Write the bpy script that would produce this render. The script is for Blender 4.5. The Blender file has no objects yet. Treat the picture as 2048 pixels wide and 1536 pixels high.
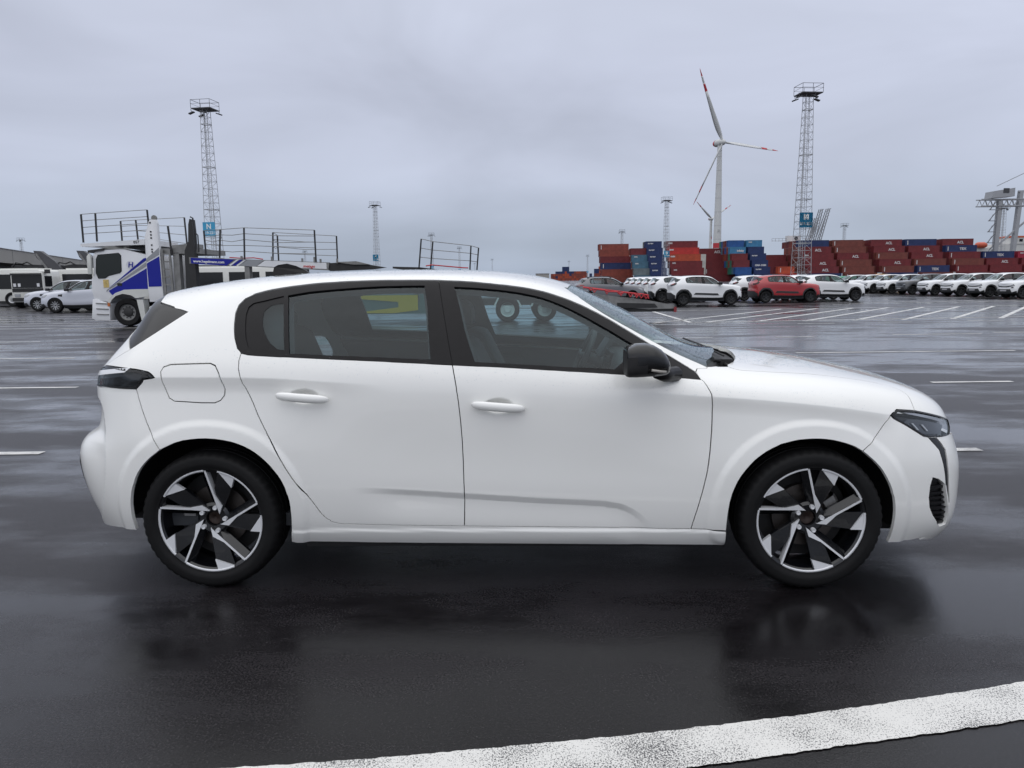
import bpy, bmesh, math, random
import numpy as np
from mathutils import Vector, Matrix
from mathutils.geometry import delaunay_2d_cdt
R = math.radians
rnd = random.Random(7)
scene = bpy.context.scene
C = scene.collection

# ---------------------------------------------------------------- camera
CAM_POS = (0.1287, -4.0576, 1.3786)
yaw, pitch, roll = -0.0311, 0.1396, 0.0111
fw = Vector((math.sin(yaw) * math.cos(pitch), math.cos(yaw) * math.cos(pitch), -math.sin(pitch)))
rt = Vector((math.cos(yaw), -math.sin(yaw), 0)); up = rt.cross(fw)
rt2 = rt * math.cos(roll) - up * math.sin(roll); up2 = rt * math.sin(roll) + up * math.cos(roll)
cam = bpy.data.cameras.new('camera'); cam_ob = bpy.data.objects.new('camera', cam); C.objects.link(cam_ob)
cam.sensor_width = 36; cam.lens = 1480 / 2048 * 36; cam.clip_start = .05; cam.clip_end = 6000
m = Matrix((rt2, up2, -fw)).transposed().to_4x4(); m.translation = CAM_POS
cam_ob.matrix_world = m
scene.camera = cam_ob

# ---------------------------------------------------------------- sky: rain cloud, brighter overhead than at the horizon
SUN_EL, SUN_AZ = R(55), R(206)
world = bpy.data.worlds.new('World'); scene.world = world; world.use_nodes = True
nt = world.node_tree; nt.nodes.clear()
N = lambda t, tree=nt: tree.nodes.new(t)
tc = N('ShaderNodeTexCoord'); sep = N('ShaderNodeSeparateXYZ'); nt.links.new(tc.outputs['Generated'], sep.inputs[0])
ramp = N('ShaderNodeValToRGB'); nt.links.new(sep.outputs['Z'], ramp.inputs[0])
cr = ramp.color_ramp; cr.elements[0].position = 0; cr.elements[0].color = (.345, .402, .505, 1)
cr.elements[1].position = 1; cr.elements[1].color = (1.42, 1.45, 1.52, 1)
for p, c in ((.05, (.403, .458, .562)), (.14, (.505, .546, .665)), (.25, (.550, .588, .715)), (.36, (.575, .615, .735)), (.6, (.93, .955, 1.02))):
    e = cr.elements.new(p); e.color = c + (1,)
# cloud layer seen on a flat deck: direction / height
mx = N('ShaderNodeMath'); mx.operation = 'MAXIMUM'; nt.links.new(sep.outputs['Z'], mx.inputs[0]); mx.inputs[1].default_value = 0
ad = N('ShaderNodeMath'); ad.operation = 'ADD'; nt.links.new(mx.outputs[0], ad.inputs[0]); ad.inputs[1].default_value = .07
vd = N('ShaderNodeVectorMath'); vd.operation = 'DIVIDE'; nt.links.new(tc.outputs['Generated'], vd.inputs[0])
cb = N('ShaderNodeCombineXYZ')
for i in range(3): nt.links.new(ad.outputs[0], cb.inputs[i])
nt.links.new(cb.outputs[0], vd.inputs[1])
mp = N('ShaderNodeMapping'); nt.links.new(vd.outputs[0], mp.inputs[0]); mp.inputs['Scale'].default_value = (.22, .30, 0); mp.inputs['Location'].default_value = (3.1, 1.7, .4); mp.inputs['Rotation'].default_value = (0, 0, R(14))
nz = N('ShaderNodeTexNoise'); nt.links.new(mp.outputs[0], nz.inputs['Vector']); nz.inputs['Scale'].default_value = 1.0; nz.inputs['Detail'].default_value = 4; nz.inputs['Roughness'].default_value = .40; nz.inputs['Distortion'].default_value = .35
nz2 = N('ShaderNodeTexNoise'); mp2 = N('ShaderNodeMapping'); nt.links.new(tc.outputs['Generated'], mp2.inputs[0]); mp2.inputs['Scale'].default_value = (2.6, 2.6, 6.5); mp2.inputs['Rotation'].default_value = (0, R(9), 0); mp2.inputs['Location'].default_value = (.7, .2, .35)
nt.links.new(mp2.outputs[0], nz2.inputs['Vector']); nz2.inputs['Scale'].default_value = 1; nz2.inputs['Detail'].default_value = 4; nz2.inputs['Roughness'].default_value = .5; nz2.inputs['Distortion'].default_value = .5
mxn = N('ShaderNodeMath'); mxn.operation = 'MULTIPLY_ADD'; nt.links.new(nz2.outputs[0], mxn.inputs[0]); mxn.inputs[1].default_value = .6; hf = N('ShaderNodeMath'); hf.operation = 'MULTIPLY'; nt.links.new(nz.outputs[0], hf.inputs[0]); hf.inputs[1].default_value = .4; nt.links.new(hf.outputs[0], mxn.inputs[2])
mr = N('ShaderNodeMapRange'); nt.links.new(mxn.outputs[0], mr.inputs[0]); mr.inputs[1].default_value = .3; mr.inputs[2].default_value = .7; mr.inputs[3].default_value = .88; mr.inputs[4].default_value = 1.30
vm = N('ShaderNodeVectorMath'); vm.operation = 'SCALE'; nt.links.new(ramp.outputs[0], vm.inputs[0]); nt.links.new(mr.outputs[0], vm.inputs['Scale'])
skyt = N('ShaderNodeTexSky'); skyt.sky_type = 'NISHITA'; skyt.sun_disc = False; skyt.sun_elevation = SUN_EL; skyt.sun_rotation = SUN_AZ
bg1 = N('ShaderNodeBackground'); nt.links.new(vm.outputs[0], bg1.inputs[0]); bg1.inputs[1].default_value = 1.0
bg2 = N('ShaderNodeBackground'); nt.links.new(skyt.outputs[0], bg2.inputs[0]); bg2.inputs[1].default_value = .06
mixs = N('ShaderNodeMixShader'); mixs.inputs[0].default_value = .06
nt.links.new(bg1.outputs[0], mixs.inputs[1]); nt.links.new(bg2.outputs[0], mixs.inputs[2])
outw = N('ShaderNodeOutputWorld'); nt.links.new(mixs.outputs[0], outw.inputs[0])

sun = bpy.data.lights.new('sun', 'SUN'); sun.energy = .7; sun.angle = R(110); sun.color = (1, .97, .93)
sun_ob = bpy.data.objects.new('sun', sun); C.objects.link(sun_ob)
sd = Vector((math.sin(SUN_AZ) * math.cos(SUN_EL), math.cos(SUN_AZ) * math.cos(SUN_EL), math.sin(SUN_EL)))
sun_ob.rotation_euler = (-sd).to_track_quat('-Z', 'Y').to_euler()
vs = scene.view_settings; vs.view_transform = 'Standard'; vs.look = 'None'; vs.exposure = 0.0; vs.gamma = 1; vs.use_curve_mapping = False
scene.cycles.max_bounces = 10; scene.cycles.transparent_max_bounces = 24

# ---------------------------------------------------------------- materials
MATS = {}
def mat(name, col=(.5, .5, .5), rough=.5, metal=0, coat=0, spec=.5, var=0, vscale=3, rvar=0, bump=0, bscale=40, emit=None, coatr=.03):
    if name in MATS: return MATS[name]
    m = bpy.data.materials.new(name); m.use_nodes = True; t = m.node_tree; b = t.nodes['Principled BSDF']
    b.inputs['Base Color'].default_value = tuple(col) + (1,); b.inputs['Roughness'].default_value = rough; b.inputs['Metallic'].default_value = metal
    b.inputs['Coat Weight'].default_value = coat; b.inputs['Coat Roughness'].default_value = coatr; b.inputs['Specular IOR Level'].default_value = spec
    if var or rvar or bump:
        g = t.nodes.new('ShaderNodeTexCoord'); n = t.nodes.new('ShaderNodeTexNoise'); n.inputs['Scale'].default_value = vscale; n.inputs['Detail'].default_value = 6; n.inputs['Roughness'].default_value = .6
        t.links.new(g.outputs['Object'], n.inputs['Vector'])
        if var:
            r = t.nodes.new('ShaderNodeMapRange'); t.links.new(n.outputs[0], r.inputs[0]); r.inputs[1].default_value = .25; r.inputs[2].default_value = .75; r.inputs[3].default_value = 1 - var; r.inputs[4].default_value = 1 + var * .6
            s = t.nodes.new('ShaderNodeVectorMath'); s.operation = 'SCALE'; s.inputs[0].default_value = col; t.links.new(r.outputs[0], s.inputs['Scale']); t.links.new(s.outputs[0], b.inputs['Base Color'])
        if rvar:
            r = t.nodes.new('ShaderNodeMapRange'); t.links.new(n.outputs[0], r.inputs[0]); r.inputs[1].default_value = .25; r.inputs[2].default_value = .75; r.inputs[3].default_value = max(0, rough - rvar); r.inputs[4].default_value = rough + rvar
            t.links.new(r.outputs[0], b.inputs['Roughness'])
        if bump:
            n2 = t.nodes.new('ShaderNodeTexNoise'); n2.inputs['Scale'].default_value = bscale; n2.inputs['Detail'].default_value = 4; t.links.new(g.outputs['Object'], n2.inputs['Vector'])
            bp = t.nodes.new('ShaderNodeBump'); bp.inputs['Strength'].default_value = 1; bp.inputs['Distance'].default_value = bump; t.links.new(n2.outputs[0], bp.inputs['Height']); t.links.new(bp.outputs[0], b.inputs['Normal'])
    if emit: b.inputs['Emission Color'].default_value = tuple(emit[:3]) + (1,); b.inputs['Emission Strength'].default_value = emit[3]
    MATS[name] = m; return m
def glass(name, tint, rough=0.0, base=None, haze=0.0):
    # a thin pane: tinted see-through plus a Fresnel reflection on top
    if name in MATS: return MATS[name]
    m = bpy.data.materials.new(name); m.use_nodes = True; t = m.node_tree; t.nodes.clear()
    tr = t.nodes.new('ShaderNodeBsdfTransparent'); tr.inputs[0].default_value = tuple(tint) + (1,)
    gl = t.nodes.new('ShaderNodeBsdfGlossy'); gl.inputs['Roughness'].default_value = rough; gl.inputs[0].default_value = (.9, .96, .98, 1)
    fr = t.nodes.new('ShaderNodeFresnel'); ge = t.nodes.new('ShaderNodeNewGeometry'); mr_ = t.nodes.new('ShaderNodeMapRange')     # same reflection from both sides of the pane
    mr_.inputs[3].default_value = 1.48; mr_.inputs[4].default_value = 1 / 1.48; t.links.new(ge.outputs['Backfacing'], mr_.inputs[0]); t.links.new(mr_.outputs[0], fr.inputs[0])
    src = tr
    if haze:  # milky sky reflection put into the pane as blue-grey diffuse colour
        df = t.nodes.new('ShaderNodeBsdfDiffuse'); df.inputs[0].default_value = (.36, .40, .42, 1); mm = t.nodes.new('ShaderNodeMixShader'); mm.inputs[0].default_value = haze
        t.links.new(tr.outputs[0], mm.inputs[1]); t.links.new(df.outputs[0], mm.inputs[2]); src = mm
    mi = t.nodes.new('ShaderNodeMixShader'); t.links.new(fr.outputs[0], mi.inputs[0]); t.links.new(src.outputs[0], mi.inputs[1]); t.links.new(gl.outputs[0], mi.inputs[2])
    o = t.nodes.new('ShaderNodeOutputMaterial'); t.links.new(mi.outputs[0], o.inputs[0]); MATS[name] = m; return m

# ---------------------------------------------------------------- object helpers
def tag(o, label=None, cat=None, group=None, kind=None):
    if label: o['label'] = label
    if cat: o['category'] = cat
    if group: o['group'] = group
    if kind: o['kind'] = kind
    return o
def empty(name, loc=(0, 0, 0), rz=0):
    o = bpy.data.objects.new(name, None); C.objects.link(o); o.location = loc; o.rotation_euler = (0, 0, rz); o.empty_display_size = .2; return o
def meshobj(name, V, F, material, parent=None, smooth=False, normals=None):
    me = bpy.data.meshes.new(name); me.from_pydata([tuple(map(float, v)) for v in V], [], [tuple(map(int, f)) for f in F]); me.update()
    if smooth: me.polygons.foreach_set('use_smooth', [True] * len(me.polygons))
    if normals is not None: me.normals_split_custom_set_from_vertices([tuple(map(float, n)) for n in normals])
    mats = material if isinstance(material, (list, tuple)) else [material]
    for q in mats: me.materials.append(q)
    o = bpy.data.objects.new(name, me); C.objects.link(o)
    if parent: o.parent = parent
    return o
class MB:
    """collects simple solids; build() links them as one mesh object"""
    def __init__(s): s.v = []; s.f = []; s.mi = []; s.cur = 0
    def _a(s, V, F):
        k = len(s.v); s.v += [tuple(v) for v in V]; s.f += [tuple(i + k for i in f) for f in F]; s.mi += [s.cur] * len(F); return s
    def box(s, x0, x1, y0, y1, z0, z1):
        return s._a([(x0, y0, z0), (x1, y0, z0), (x1, y1, z0), (x0, y1, z0), (x0, y0, z1), (x1, y0, z1), (x1, y1, z1), (x0, y1, z1)],
                    [(0, 3, 2, 1), (4, 5, 6, 7), (0, 1, 5, 4), (1, 2, 6, 5), (2, 3, 7, 6), (3, 0, 4, 7)])
    def prism(s, poly, a, b, ax='y'):
        n = len(poly)
        def P(p, t): return (p[0], t, p[1]) if ax == 'y' else ((t, p[0], p[1]) if ax == 'x' else (p[0], p[1], t))
        V = [P(p, a) for p in poly] + [P(p, b) for p in poly]
        F = [tuple(range(n)), tuple(range(2 * n - 1, n - 1, -1))] + [(i, i + n, (i + 1) % n + n, (i + 1) % n) for i in range(n)]
        return s._a(V, F)
    def bar(s, p, q, w, h=None):
        p, q = Vector(p), Vector(q); d = (q - p); L = d.length
        if L < 1e-6: return s
        d /= L; h = h or w
        u = d.cross(Vector((0, 0, 1)));
        if u.length < .05: u = d.cross(Vector((1, 0, 0)))
        u.normalize(); v = u.cross(d)
        V = [b + u * (a * w / 2) + v * (c * h / 2) for b in (p, q) for a, c in ((-1, -1), (1, -1), (1, 1), (-1, 1))]
        return s._a(V, [(0, 1, 2, 3), (7, 6, 5, 4), (0, 4, 5, 1), (1, 5, 6, 2), (2, 6, 7, 3), (3, 7, 4, 0)])
    def tube(s, pts, r, n=8, cap=True):
        pts = [Vector(p) for p in pts]; V = []; F = []
        rs = r if isinstance(r, (list, tuple)) else [r] * len(pts)
        ref = None
        for i, p in enumerate(pts):
            d = (pts[min(i + 1, len(pts) - 1)] - pts[max(i - 1, 0)]).normalized()
            if ref is None: ref = d.cross(Vector((0, 0, 1))); ref = ref if ref.length > .05 else d.cross(Vector((1, 0, 0)))
            u = (ref - d * ref.dot(d)).normalized(); ref = u; w = d.cross(u)
            for k in range(n):
                a = 2 * math.pi * k / n; V.append(p + (u * math.cos(a) + w * math.sin(a)) * rs[i])
        for i in range(len(pts) - 1):
            for k in range(n): F.append((i * n + k, i * n + (k + 1) % n, (i + 1) * n + (k + 1) % n, (i + 1) * n + k))
        if cap: F += [tuple(range(n - 1, -1, -1)), tuple((len(pts) - 1) * n + k for k in range(n))]
        return s._a(V, F)
    def lathe(s, prof, n=48, o=(0, 0, 0), ax='y', a0=0, a1=2 * math.pi):
        full = abs(a1 - a0 - 2 * math.pi) < 1e-6; m = n if full else n + 1; V = []; F = []
        for k in range(m):
            a = a0 + (a1 - a0) * k / n; c, q = math.cos(a), math.sin(a)
            for r, t in prof:
                V.append((o[0] + r * c, o[1] + t, o[2] + r * q) if ax == 'y' else ((o[0] + t, o[1] + r * c, o[2] + r * q) if ax == 'x' else (o[0] + r * c, o[1] + r * q, o[2] + t)))
        L = len(prof)
        for k in range(n if full else n):
            k2 = (k + 1) % m
            for i in range(L - 1): F.append((k * L + i, k * L + i + 1, k2 * L + i + 1, k2 * L + i))
        return s._a(V, F)
    def build(s, name, material, parent=None, smooth=False, bevel=0, sub=0, auto=None):
        o = meshobj(name, s.v, s.f, material, parent, smooth)
        if isinstance(material, (list, tuple)): o.data.polygons.foreach_set('material_index', s.mi)
        if bevel or sub or auto:
            bm = bmesh.new(); bm.from_mesh(o.data); bmesh.ops.recalc_face_normals(bm, faces=bm.faces)
            if bevel: bmesh.ops.bevel(bm, geom=bm.edges[:], offset=bevel, segments=2, profile=.6, affect='EDGES', clamp_overlap=True)
            if auto:
                for e in bm.edges:
                    e.smooth = not (len(e.link_faces) == 2 and e.calc_face_angle(0) > auto)
                for f in bm.faces: f.smooth = True
            bm.to_mesh(o.data); bm.free()
            if sub:
                md = o.modifiers.new('sub', 'SUBSURF'); md.levels = sub; md.render_levels = sub
        return o
def rbox(name, x0, x1, y0, y1, z0, z1, material, parent=None, bevel=.02):
    b = MB().box(x0, x1, y0, y1, z0, z1); return b.build(name, material, parent, bevel=bevel, auto=.6)
def copy_tree(o, parent=None):
    c = o.copy(); C.objects.link(c); c.parent = parent
    for ch in list(o.children): copy_tree(ch, c)
    return c
FONT_CACHE = {}
def text(name, s, size, material, parent, origin, xdir, ydir, ext=.002, align='LEFT', bold=0.0, shear=0.0, sx=1.0):
    """flat lettering turned into a mesh, lying in the plane of xdir, ydir"""
    cu = bpy.data.curves.new(name, 'FONT'); cu.body = s; cu.size = size; cu.extrude = ext; cu.align_x = align; cu.offset = bold; cu.shear = shear; cu.resolution_u = 2
    t = bpy.data.objects.new(name, cu); me = bpy.data.meshes.new_from_object(t)
    bpy.data.objects.remove(t); bpy.data.curves.remove(cu)
    x, y = Vector(xdir).normalized(), Vector(ydir).normalized(); z = x.cross(y)
    M = Matrix((x * sx, y, z)).transposed().to_4x4(); M.translation = Vector(origin); me.transform(M)
    me.materials.clear(); me.materials.append(material)
    o = bpy.data.objects.new(name, me); C.objects.link(o); o.parent = parent; return o

# ---------------------------------------------------------------- wet tarmac
def tarmac():
    m = bpy.data.materials.new('wet_tarmac'); m.use_nodes = True; t = m.node_tree; b = t.nodes['Principled BSDF']
    L = t.links.new
    geo = t.nodes.new('ShaderNodeNewGeometry')
    def noise(scale, detail=4, sc=(1, 1, 1), rough=.55, loc=(0, 0, 0)):
        mp = t.nodes.new('ShaderNodeMapping'); L(geo.outputs['Position'], mp.inputs[0]); mp.inputs['Scale'].default_value = sc; mp.inputs['Location'].default_value = loc
        n = t.nodes.new('ShaderNodeTexNoise'); n.inputs['Scale'].default_value = scale; n.inputs['Detail'].default_value = detail; n.inputs['Roughness'].default_value = rough; L(mp.outputs[0], n.inputs['Vector']); return n.outputs[0]
    def rng(x, a, b_, c, d):
        r = t.nodes.new('ShaderNodeMapRange'); L(x, r.inputs[0]); r.inputs[1].default_value = a; r.inputs[2].default_value = b_; r.inputs[3].default_value = c; r.inputs[4].default_value = d; return r.outputs[0]
    def math_(op, x, y):
        q = t.nodes.new('ShaderNodeMath'); q.operation = op
        for i, z in enumerate((x, y)):
            if isinstance(z, (int, float)): q.inputs[i].default_value = z
            else: L(z, q.inputs[i])
        return q.outputs[0]
    big = noise(.22, 5, (.6, 1.2, 1), .55, (2.3, .7, 0)); mid = noise(1.1, 6, (.55, 1.25, 1), .62, (5, 2, 0)); track = noise(.9, 4, (.12, 1.0, 1), .55, (0, 4, 0)); fine = noise(135, 4, rough=.65); grain = noise(380, 2); speck = noise(60, 2, rough=.7)
    wet = math_('ADD', rng(big, .40, .60, 0, 1), math_('ADD', rng(mid, .36, .64, -.5, .5), rng(track, .38, .62, -.3, .3)))
    wetc = rng(wet, .1, .9, 0, 1)
    rough = rng(wetc, 0, 1, .44, .13)
    L(math_('ADD', rough, rng(fine, .35, .65, -.05, .08)), b.inputs['Roughness'])
    ramp = t.nodes.new('ShaderNodeValToRGB'); L(fine, ramp.inputs[0])
    ramp.color_ramp.elements[0].position = .40; ramp.color_ramp.elements[0].color = (.0050, .0046, .0056, 1)
    ramp.color_ramp.elements[1].position = .68; ramp.color_ramp.elements[1].color = (.049, .043, .046, 1)
    e = ramp.color_ramp.elements.new(.54); e.color = (.0135, .0118, .0135, 1)
    sc = t.nodes.new('ShaderNodeVectorMath'); sc.operation = 'SCALE'; L(ramp.outputs[0], sc.inputs[0]); L(math_('MULTIPLY', rng(wetc, 0, 1, 1.7, .5), math_('ADD', rng(mid, .3, .7, .8, 1.2), rng(speck, .60, .72, 0, .8))), sc.inputs['Scale'])
    L(sc.outputs[0], b.inputs['Base Color']); b.inputs['IOR'].default_value = 1.36; b.inputs['Specular IOR Level'].default_value = .16
    bp = t.nodes.new('ShaderNodeBump'); bp.inputs['Distance'].default_value = .0045; L(math_('ADD', fine, math_('MULTIPLY', grain, .35)), bp.inputs['Height'])
    L(rng(wetc, 0, 1, .9, .30), bp.inputs['Strength'])
    bp2 = t.nodes.new('ShaderNodeBump'); bp2.inputs['Distance'].default_value = .004; bp2.inputs['Strength'].default_value = .2; L(noise(7, 3), bp2.inputs['Height']); L(bp.outputs[0], bp2.inputs['Normal'])
    L(bp2.outputs[0], b.inputs['Normal'])
    b.inputs['Coat IOR'].default_value = 1.33; L(rng(wetc, .0, 1, .45, .85), b.inputs['Coat Weight']); L(rng(wetc, 0, 1, .27, .065), b.inputs['Coat Roughness'])
    bp3 = t.nodes.new('ShaderNodeBump'); bp3.inputs['Distance'].default_value = .0030; L(rng(wetc, 0, 1, .8, .17), bp3.inputs['Strength']); L(math_('ADD', fine, noise(24, 3)), bp3.inputs['Height']); L(bp3.outputs[0], b.inputs['Coat Normal'])
    return m
M_TAR = tarmac()
ground = meshobj('ground', [(-3000, -300, 0), (3000, -300, 0), (3000, 4000, 0), (-3000, 4000, 0)], [(0, 1, 2, 3)], M_TAR)
tag(ground, kind='structure')
def linemat():
    m = bpy.data.materials.new('worn_line_paint'); m.use_nodes = True; t = m.node_tree; b = t.nodes['Principled BSDF']; L = t.links.new
    geo = t.nodes.new('ShaderNodeNewGeometry')
    n = t.nodes.new('ShaderNodeTexNoise'); n.inputs['Scale'].default_value = 210; n.inputs['Detail'].default_value = 3; n.inputs['Roughness'].default_value = .65; L(geo.outputs['Position'], n.inputs['Vector'])
    n2 = t.nodes.new('ShaderNodeTexNoise'); n2.inputs['Scale'].default_value = 3; n2.inputs['Detail'].default_value = 5; L(geo.outputs['Position'], n2.inputs['Vector'])
    ad = t.nodes.new('ShaderNodeMath'); ad.operation = 'MULTIPLY_ADD'; L(n2.outputs[0], ad.inputs[0]); ad.inputs[1].default_value = .50; L(n.outputs[0], ad.inputs[2])
    r = t.nodes.new('ShaderNodeValToRGB'); L(ad.outputs[0], r.inputs[0]); r.color_ramp.elements[0].position = .64; r.color_ramp.elements[0].color = (.05, .05, .055, 1); r.color_ramp.elements[1].position = .71; r.color_ramp.elements[1].color = (.70, .69, .66, 1)
    L(r.outputs[0], b.inputs['Base Color']); b.inputs['Roughness'].default_value = .38
    bp = t.nodes.new('ShaderNodeBump'); bp.inputs['Distance'].default_value = .002; bp.inputs['Strength'].default_value = .5; L(n.outputs[0], bp.inputs['Height']); L(bp.outputs[0], b.inputs['Normal'])
    return m
M_LINE = linemat()
def mark(p, q, w, name='line_marking'):
    p, q = Vector((p[0], p[1], 0)), Vector((q[0], q[1], 0)); d = (q - p).normalized(); n = Vector((-d.y, d.x, 0)) * w / 2
    o = meshobj(name, [tuple(p - n + Vector((0, 0, .004))), tuple(q - n + Vector((0, 0, .004))), tuple(q + n + Vector((0, 0, .004))), tuple(p + n + Vector((0, 0, .004)))], [(0, 1, 2, 3)], M_LINE, ground); return o

# ---------------------------------------------------------------- body surface of a car
# A half body is a control cage (sections x rows) smoothed with a cubic B-spline.
class Shell:
    def __init__(s, cage, uc, vc, disp=None):
        G = np.array(cage, float)                       # [col][row][x,h,z]
        mir = np.array([1, -1, 1.0])
        G = np.concatenate([(G[1] * mir)[None], G, (G[-2] * mir)[None]], 0)
        lo = 2 * G[:, :1] - G[:, 1:2]
        hi = G[:, -2:-1] * mir
        s.G = np.concatenate([lo, G, hi], 1)
        s.uc = np.array(uc, float); s.vc = np.array(vc, float)
        s.disp = disp
    @staticmethod
    def _w(f):
        return np.stack([(1 - f) ** 3, 3 * f ** 3 - 6 * f ** 2 + 4, -3 * f ** 3 + 3 * f ** 2 + 3 * f + 1, f ** 3], -1) / 6.0
    def base(s, U, V):
        a = np.interp(U, s.uc, np.arange(len(s.uc))); b = np.interp(V, s.vc, np.arange(len(s.vc)))
        i = np.clip(np.floor(a).astype(int), 0, len(s.uc) - 2); j = np.clip(np.floor(b).astype(int), 0, len(s.vc) - 2)
        wa = s._w(a - i); wb = s._w(b - j)
        P = np.zeros(np.shape(U) + (3,))
        for k in range(4):
            for l in range(4):
                P += s.G[i + k, j + l] * (wa[..., k] * wb[..., l])[..., None]
        return P
    def _nrm(s, f, U, V, e):
        du = f(np.clip(U + e, s.uc[0], s.uc[-1]), V) - f(np.clip(U - e, s.uc[0], s.uc[-1]), V)
        dv = f(U, np.clip(V + e, s.vc[0], s.vc[-1])) - f(U, np.clip(V - e, s.vc[0], s.vc[-1]))
        n = np.cross(dv, du)                            # outward for half y>0
        n = -n
        L = np.linalg.norm(n, axis=-1, keepdims=True); return n / np.maximum(L, 1e-12)
    def point(s, U, V):
        P = s.base(U, V)
        if s.disp is None: return P
        d = s.disp(P)
        return P + s._nrm(s.base, U, V, .004) * d[..., None]
    def normal(s, U, V):
        return s._nrm(s.point, U, V, .002)
def smooth01(a, b, x):
    t = np.clip((x - a) / (b - a), 0, 1); return t * t * (3 - 2 * t)

# rows: sill bottom, sill, lower crease, bumper top, mid door, waist, belt, mid glass, rail, roof edge, roof quarter, centre
HB_V = [0, .09, .27, .38, .50, .74, .85, 1.05, 1.27, 1.34, 1.62, 1.98]
def _sec(x, *hz): return [(x, hz[2 * i], hz[2 * i + 1]) for i in range(12)]
HB_U, HB_CAGE = [], []
def _col(u, pts): HB_U.append(u); HB_CAGE.append(pts)
_col(-2.75, [(-2.095,0,.20),(-2.145,0,.32),(-2.165,0,.54),(-2.135,0,.655),(-2.05,0,.74),(-2.045,0,.945),(-2.03,0,.98),(-2.015,0,1.0),(-2.005,0,1.02),(-2.0,0,1.04),(-2.0,0,1.05),(-2.0,0,1.055)])
_col(-2.50, [(-2.085,.27,.20),(-2.135,.29,.32),(-2.155,.30,.54),(-2.125,.30,.655),(-2.045,.30,.74),(-2.035,.30,.945),(-2.02,.29,.98),(-2.005,.28,1.0),(-1.995,.27,1.02),(-1.985,.25,1.04),(-1.995,.16,1.05),(-2.0,0,1.055)])
_col(-2.25, [(-2.055,.52,.20),(-2.105,.57,.32),(-2.125,.58,.54),(-2.095,.58,.655),(-2.02,.575,.74),(-2.01,.57,.945),(-1.985,.555,.985),(-1.965,.54,1.01),(-1.95,.52,1.035),(-1.93,.47,1.065),(-1.95,.30,1.085),(-1.96,0,1.09)])
_col(-2.04, [(-1.99,.72,.21),(-2.02,.775,.33),(-2.035,.785,.54),(-2.005,.78,.655),(-1.955,.77,.74),(-1.945,.755,.95),(-1.91,.71,1.0),(-1.88,.67,1.05),(-1.85,.63,1.09),(-1.82,.55,1.16),(-1.84,.33,1.19),(-1.85,0,1.195)])
_col(-1.88, [(-1.86,.80,.235),(-1.88,.845,.34),(-1.885,.855,.52),(-1.875,.85,.64),(-1.86,.84,.74),(-1.86,.815,.955),(-1.83,.755,1.03),(-1.80,.70,1.10),(-1.765,.645,1.17),(-1.735,.56,1.265),(-1.75,.33,1.30),(-1.76,0,1.305)])
_col(-1.72, [(-1.71,.86,.27),(-1.715,.885,.36),(-1.715,.895,.50),(-1.71,.892,.62),(-1.71,.886,.73),(-1.71,.862,.965),(-1.70,.80,1.06),(-1.695,.725,1.14),(-1.69,.66,1.22),(-1.695,.56,1.318),(-1.71,.33,1.345),(-1.72,0,1.352)])
_col(-1.58, _sec(-1.58, .86,.25, .90,.34, .91,.50, .908,.62, .902,.73, .878,.97, .815,1.08, .74,1.175, .66,1.26, .565,1.335, .33,1.368, 0,1.376))
_col(-1.42, _sec(-1.42, .85,.23, .905,.32, .92,.50, .92,.61, .915,.72, .892,.972, .83,1.09, .755,1.205, .665,1.30, .575,1.362, .33,1.392, 0,1.40))
_col(-1.20, _sec(-1.20, .85,.215, .905,.30, .922,.48, .922,.60, .917,.72, .902,.968, .845,1.08, .765,1.215, .662,1.335, .583,1.39, .33,1.415, 0,1.423))
_col(-0.90, _sec(-0.90, .845,.21, .895,.285, .912,.47, .91,.59, .906,.70, .903,.955, .857,1.055, .772,1.215, .655,1.372, .59,1.408, .33,1.431, 0,1.438))
_col(-0.50, _sec(-0.50, .845,.205, .888,.27, .907,.465, .903,.58, .900,.69, .904,.94, .862,1.032, .776,1.21, .652,1.387, .593,1.416, .33,1.437, 0,1.444))
_col(-0.10, _sec(-0.10, .845,.20, .885,.255, .906,.44, .902,.56, .900,.68, .905,.925, .865,1.008, .778,1.195, .655,1.375, .598,1.408, .33,1.430, 0,1.437))
_col( 0.15, _sec( 0.15, .845,.20, .885,.25, .906,.43, .902,.55, .900,.67, .905,.912, .866,.993, .78,1.165, .667,1.335, .612,1.372, .335,1.398, 0,1.405))
_col( 0.32, _sec( 0.32, .845,.20, .885,.25, .905,.42, .902,.54, .901,.665, .905,.903, .866,.982, .787,1.125, .69,1.268, .64,1.312, .345,1.352, 0,1.362))
_col( 0.52, _sec( 0.52, .845,.20, .887,.25, .906,.41, .903,.54, .902,.66, .905,.892, .865,.968, .80,1.07, .725,1.16, .675,1.20, .365,1.266, 0,1.282))
_col( 0.72, _sec( 0.72, .847,.20, .892,.255, .91,.42, .907,.545, .905,.655, .906,.882, .86,.954, .812,1.005, .758,1.05, .705,1.085, .38,1.168, 0,1.188))
_col( 0.88, _sec( 0.88, .85,.205, .90,.265, .915,.43, .913,.55, .91,.655, .906,.874, .852,.938, .812,.955, .772,.972, .722,1.0, .39,1.085, 0,1.108))
_col( 1.02, _sec( 1.02, .85,.21, .905,.275, .92,.44, .92,.55, .916,.655, .905,.864, .846,.926, .80,.946, .75,.962, .695,.978, .40,1.022, 0,1.042))
_col( 1.16, _sec( 1.16, .85,.215, .908,.285, .924,.45, .924,.555, .92,.655, .904,.853, .842,.915, .792,.94, .735,.957, .66,.968, .40,.99, 0,1.006))
_col( 1.34, _sec( 1.34, .85,.22, .908,.30, .922,.45, .922,.56, .918,.65, .898,.836, .835,.901, .785,.928, .72,.945, .62,.956, .38,.972, 0,.984))
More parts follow.
